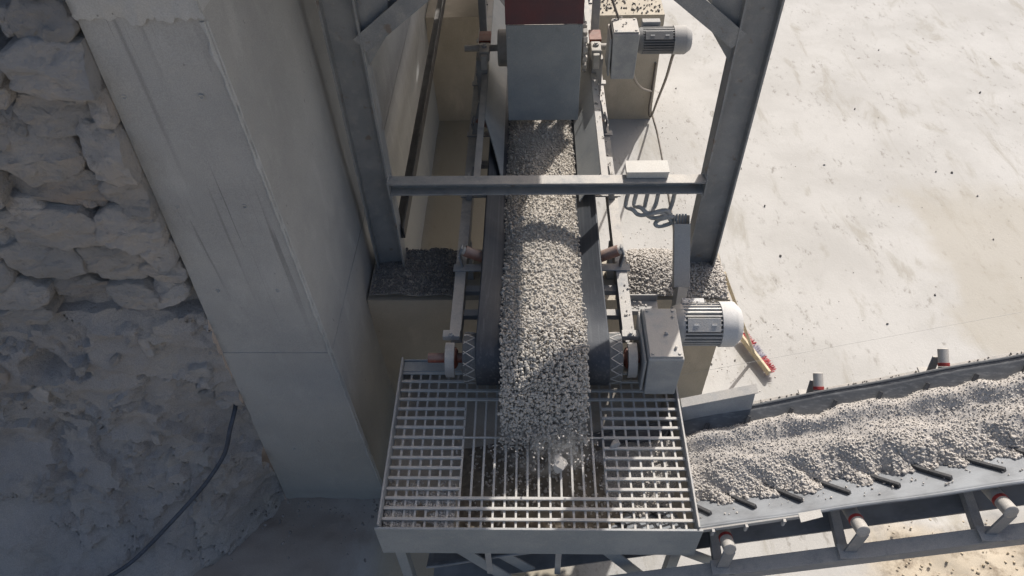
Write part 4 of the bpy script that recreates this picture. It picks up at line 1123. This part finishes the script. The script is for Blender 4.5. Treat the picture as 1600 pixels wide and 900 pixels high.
# ------------------------------------------------------------------ cables, hose, wire
def cable(name, label, cat, pts, r, mat, n=10, group=None):
    o = MB().tube(cat_spline(pts, n), r, 10).build(name, mat); tag(o, label, cat, group); return o
cable('power_cable', 'grey power cable sweeping from the small motor fan end to the block edge', 'cable', [(1.28, 5.93, 2.67), (1.28, 6.0, 2.55), (1.38, 6.6, 1.98), (1.53, 7.6, 1.09), (1.68, 8.6, 0.19), (1.67, 8.7, 0.1), (1.65, 8.72, 0.21), (1.66, 8.745, 0.48), (1.665, 8.76, .9)], .014, 'cable')
cable('power_cable', 'grey power cable looping from the small gearbox across the block face', 'cable', [(0.93, 5.92, 2.7), (0.91, 5.95, 2.56), (0.95, 6.1, 2.36), (1.08, 6.6, 1.94), (1.31, 7.5, 1.3), (1.65, 8.74, 0.48)], .014, 'cable')
cable('ground_cable', 'thin dark cable running along the ground past the far block', 'cable', [(1.66, 10.8, .012), (1.74, 8.9, .012), (1.76, 8.4, .012), (1.75, 7.4, .012), (1.73, 6.5, .012), (1.71, 5.6, .012), (1.6, 4.9, .012)], .010, 'cable')
cable('upper_cable', 'thin cable hanging to the top of the small gearbox', 'cable', [(.52, 6.35, 4.2), (.60, 6.2, 3.5), (.68, 6.05, 3.15), (.76, 5.98, 2.95)], .011, 'cable')
cable('wall_hose', 'blue-black hose snaking from the wall down the dusty bank', 'hose', [(-2.34, 3.25, 1.36), (-2.30, 3.05, 1.34), (-2.33, 2.88, 1.24), (-2.42, 2.80, 1.02), (-2.58, 2.68, .82), (-2.76, 2.58, .64), (-2.95, 2.46, .48), (-3.15, 2.36, .30), (-3.35, 2.27, .14), (-3.55, 2.18, .05), (-3.8, 2.0, .035), (-4.0, 1.6, .035)], .017, 'hose')
cable('taut_wire', 'thin taut wire stretched low over the ground behind the inclined belt', 'wire', [(1.02, 3.785, .6), (1.34, 3.856, .6), (4.774, 4.617, .6), (9, 5.55, .6)], .0013, 'conduit', 4)

# ------------------------------------------------------------------ dust hanging where the gravel strikes the grating
bm = bmesh.new(); bmesh.ops.create_icosphere(bm, subdivisions=3, radius=1)
for v in bm.verts: v.co = Vector((.10 + v.co.x * .42, 2.40 + v.co.y * .21, 1.80 + v.co.z * .17))
me = bpy.data.meshes.new('dust_cloud'); bm.to_mesh(me); bm.free()
dm = bpy.data.materials.new('stone_dust'); dm.use_nodes = True; nt = dm.node_tree
nt.nodes.remove(nt.nodes['Principled BSDF'])
pv = nt.nodes.new('ShaderNodeVolumePrincipled'); pv.inputs['Color'].default_value = (.85, .84, .82, 1)
g_ = nt.nodes.new('ShaderNodeNewGeometry')
vm = nt.nodes.new('ShaderNodeVectorMath'); vm.operation = 'SUBTRACT'; vm.inputs[1].default_value = (.10, 2.40, 1.80); nt.links.new(g_.outputs['Position'], vm.inputs[0])
vd = nt.nodes.new('ShaderNodeVectorMath'); vd.operation = 'DIVIDE'; vd.inputs[1].default_value = (.42, .21, .17); nt.links.new(vm.outputs[0], vd.inputs[0])
vl = nt.nodes.new('ShaderNodeVectorMath'); vl.operation = 'LENGTH'; nt.links.new(vd.outputs[0], vl.inputs[0])
fall = ramp(nt, vl.outputs['Value'], 1.0, .1)
nz_ = ramp(nt, noise_(nt, 9, 4, .6, vec=g_.outputs['Position']), .40, .68)
nt.links.new(math_(nt, 'MULTIPLY', math_(nt, 'MULTIPLY', fall, nz_), 6.5), pv.inputs['Density'])
nt.links.new(pv.outputs[0], nt.nodes['Material Output'].inputs['Volume'])
me.materials.append(dm)
o = bpy.data.objects.new('dust_cloud', me); COL.objects.link(o); tag(o, 'thin cloud of stone dust where the gravel hits the grating', 'dust', kind='stuff')
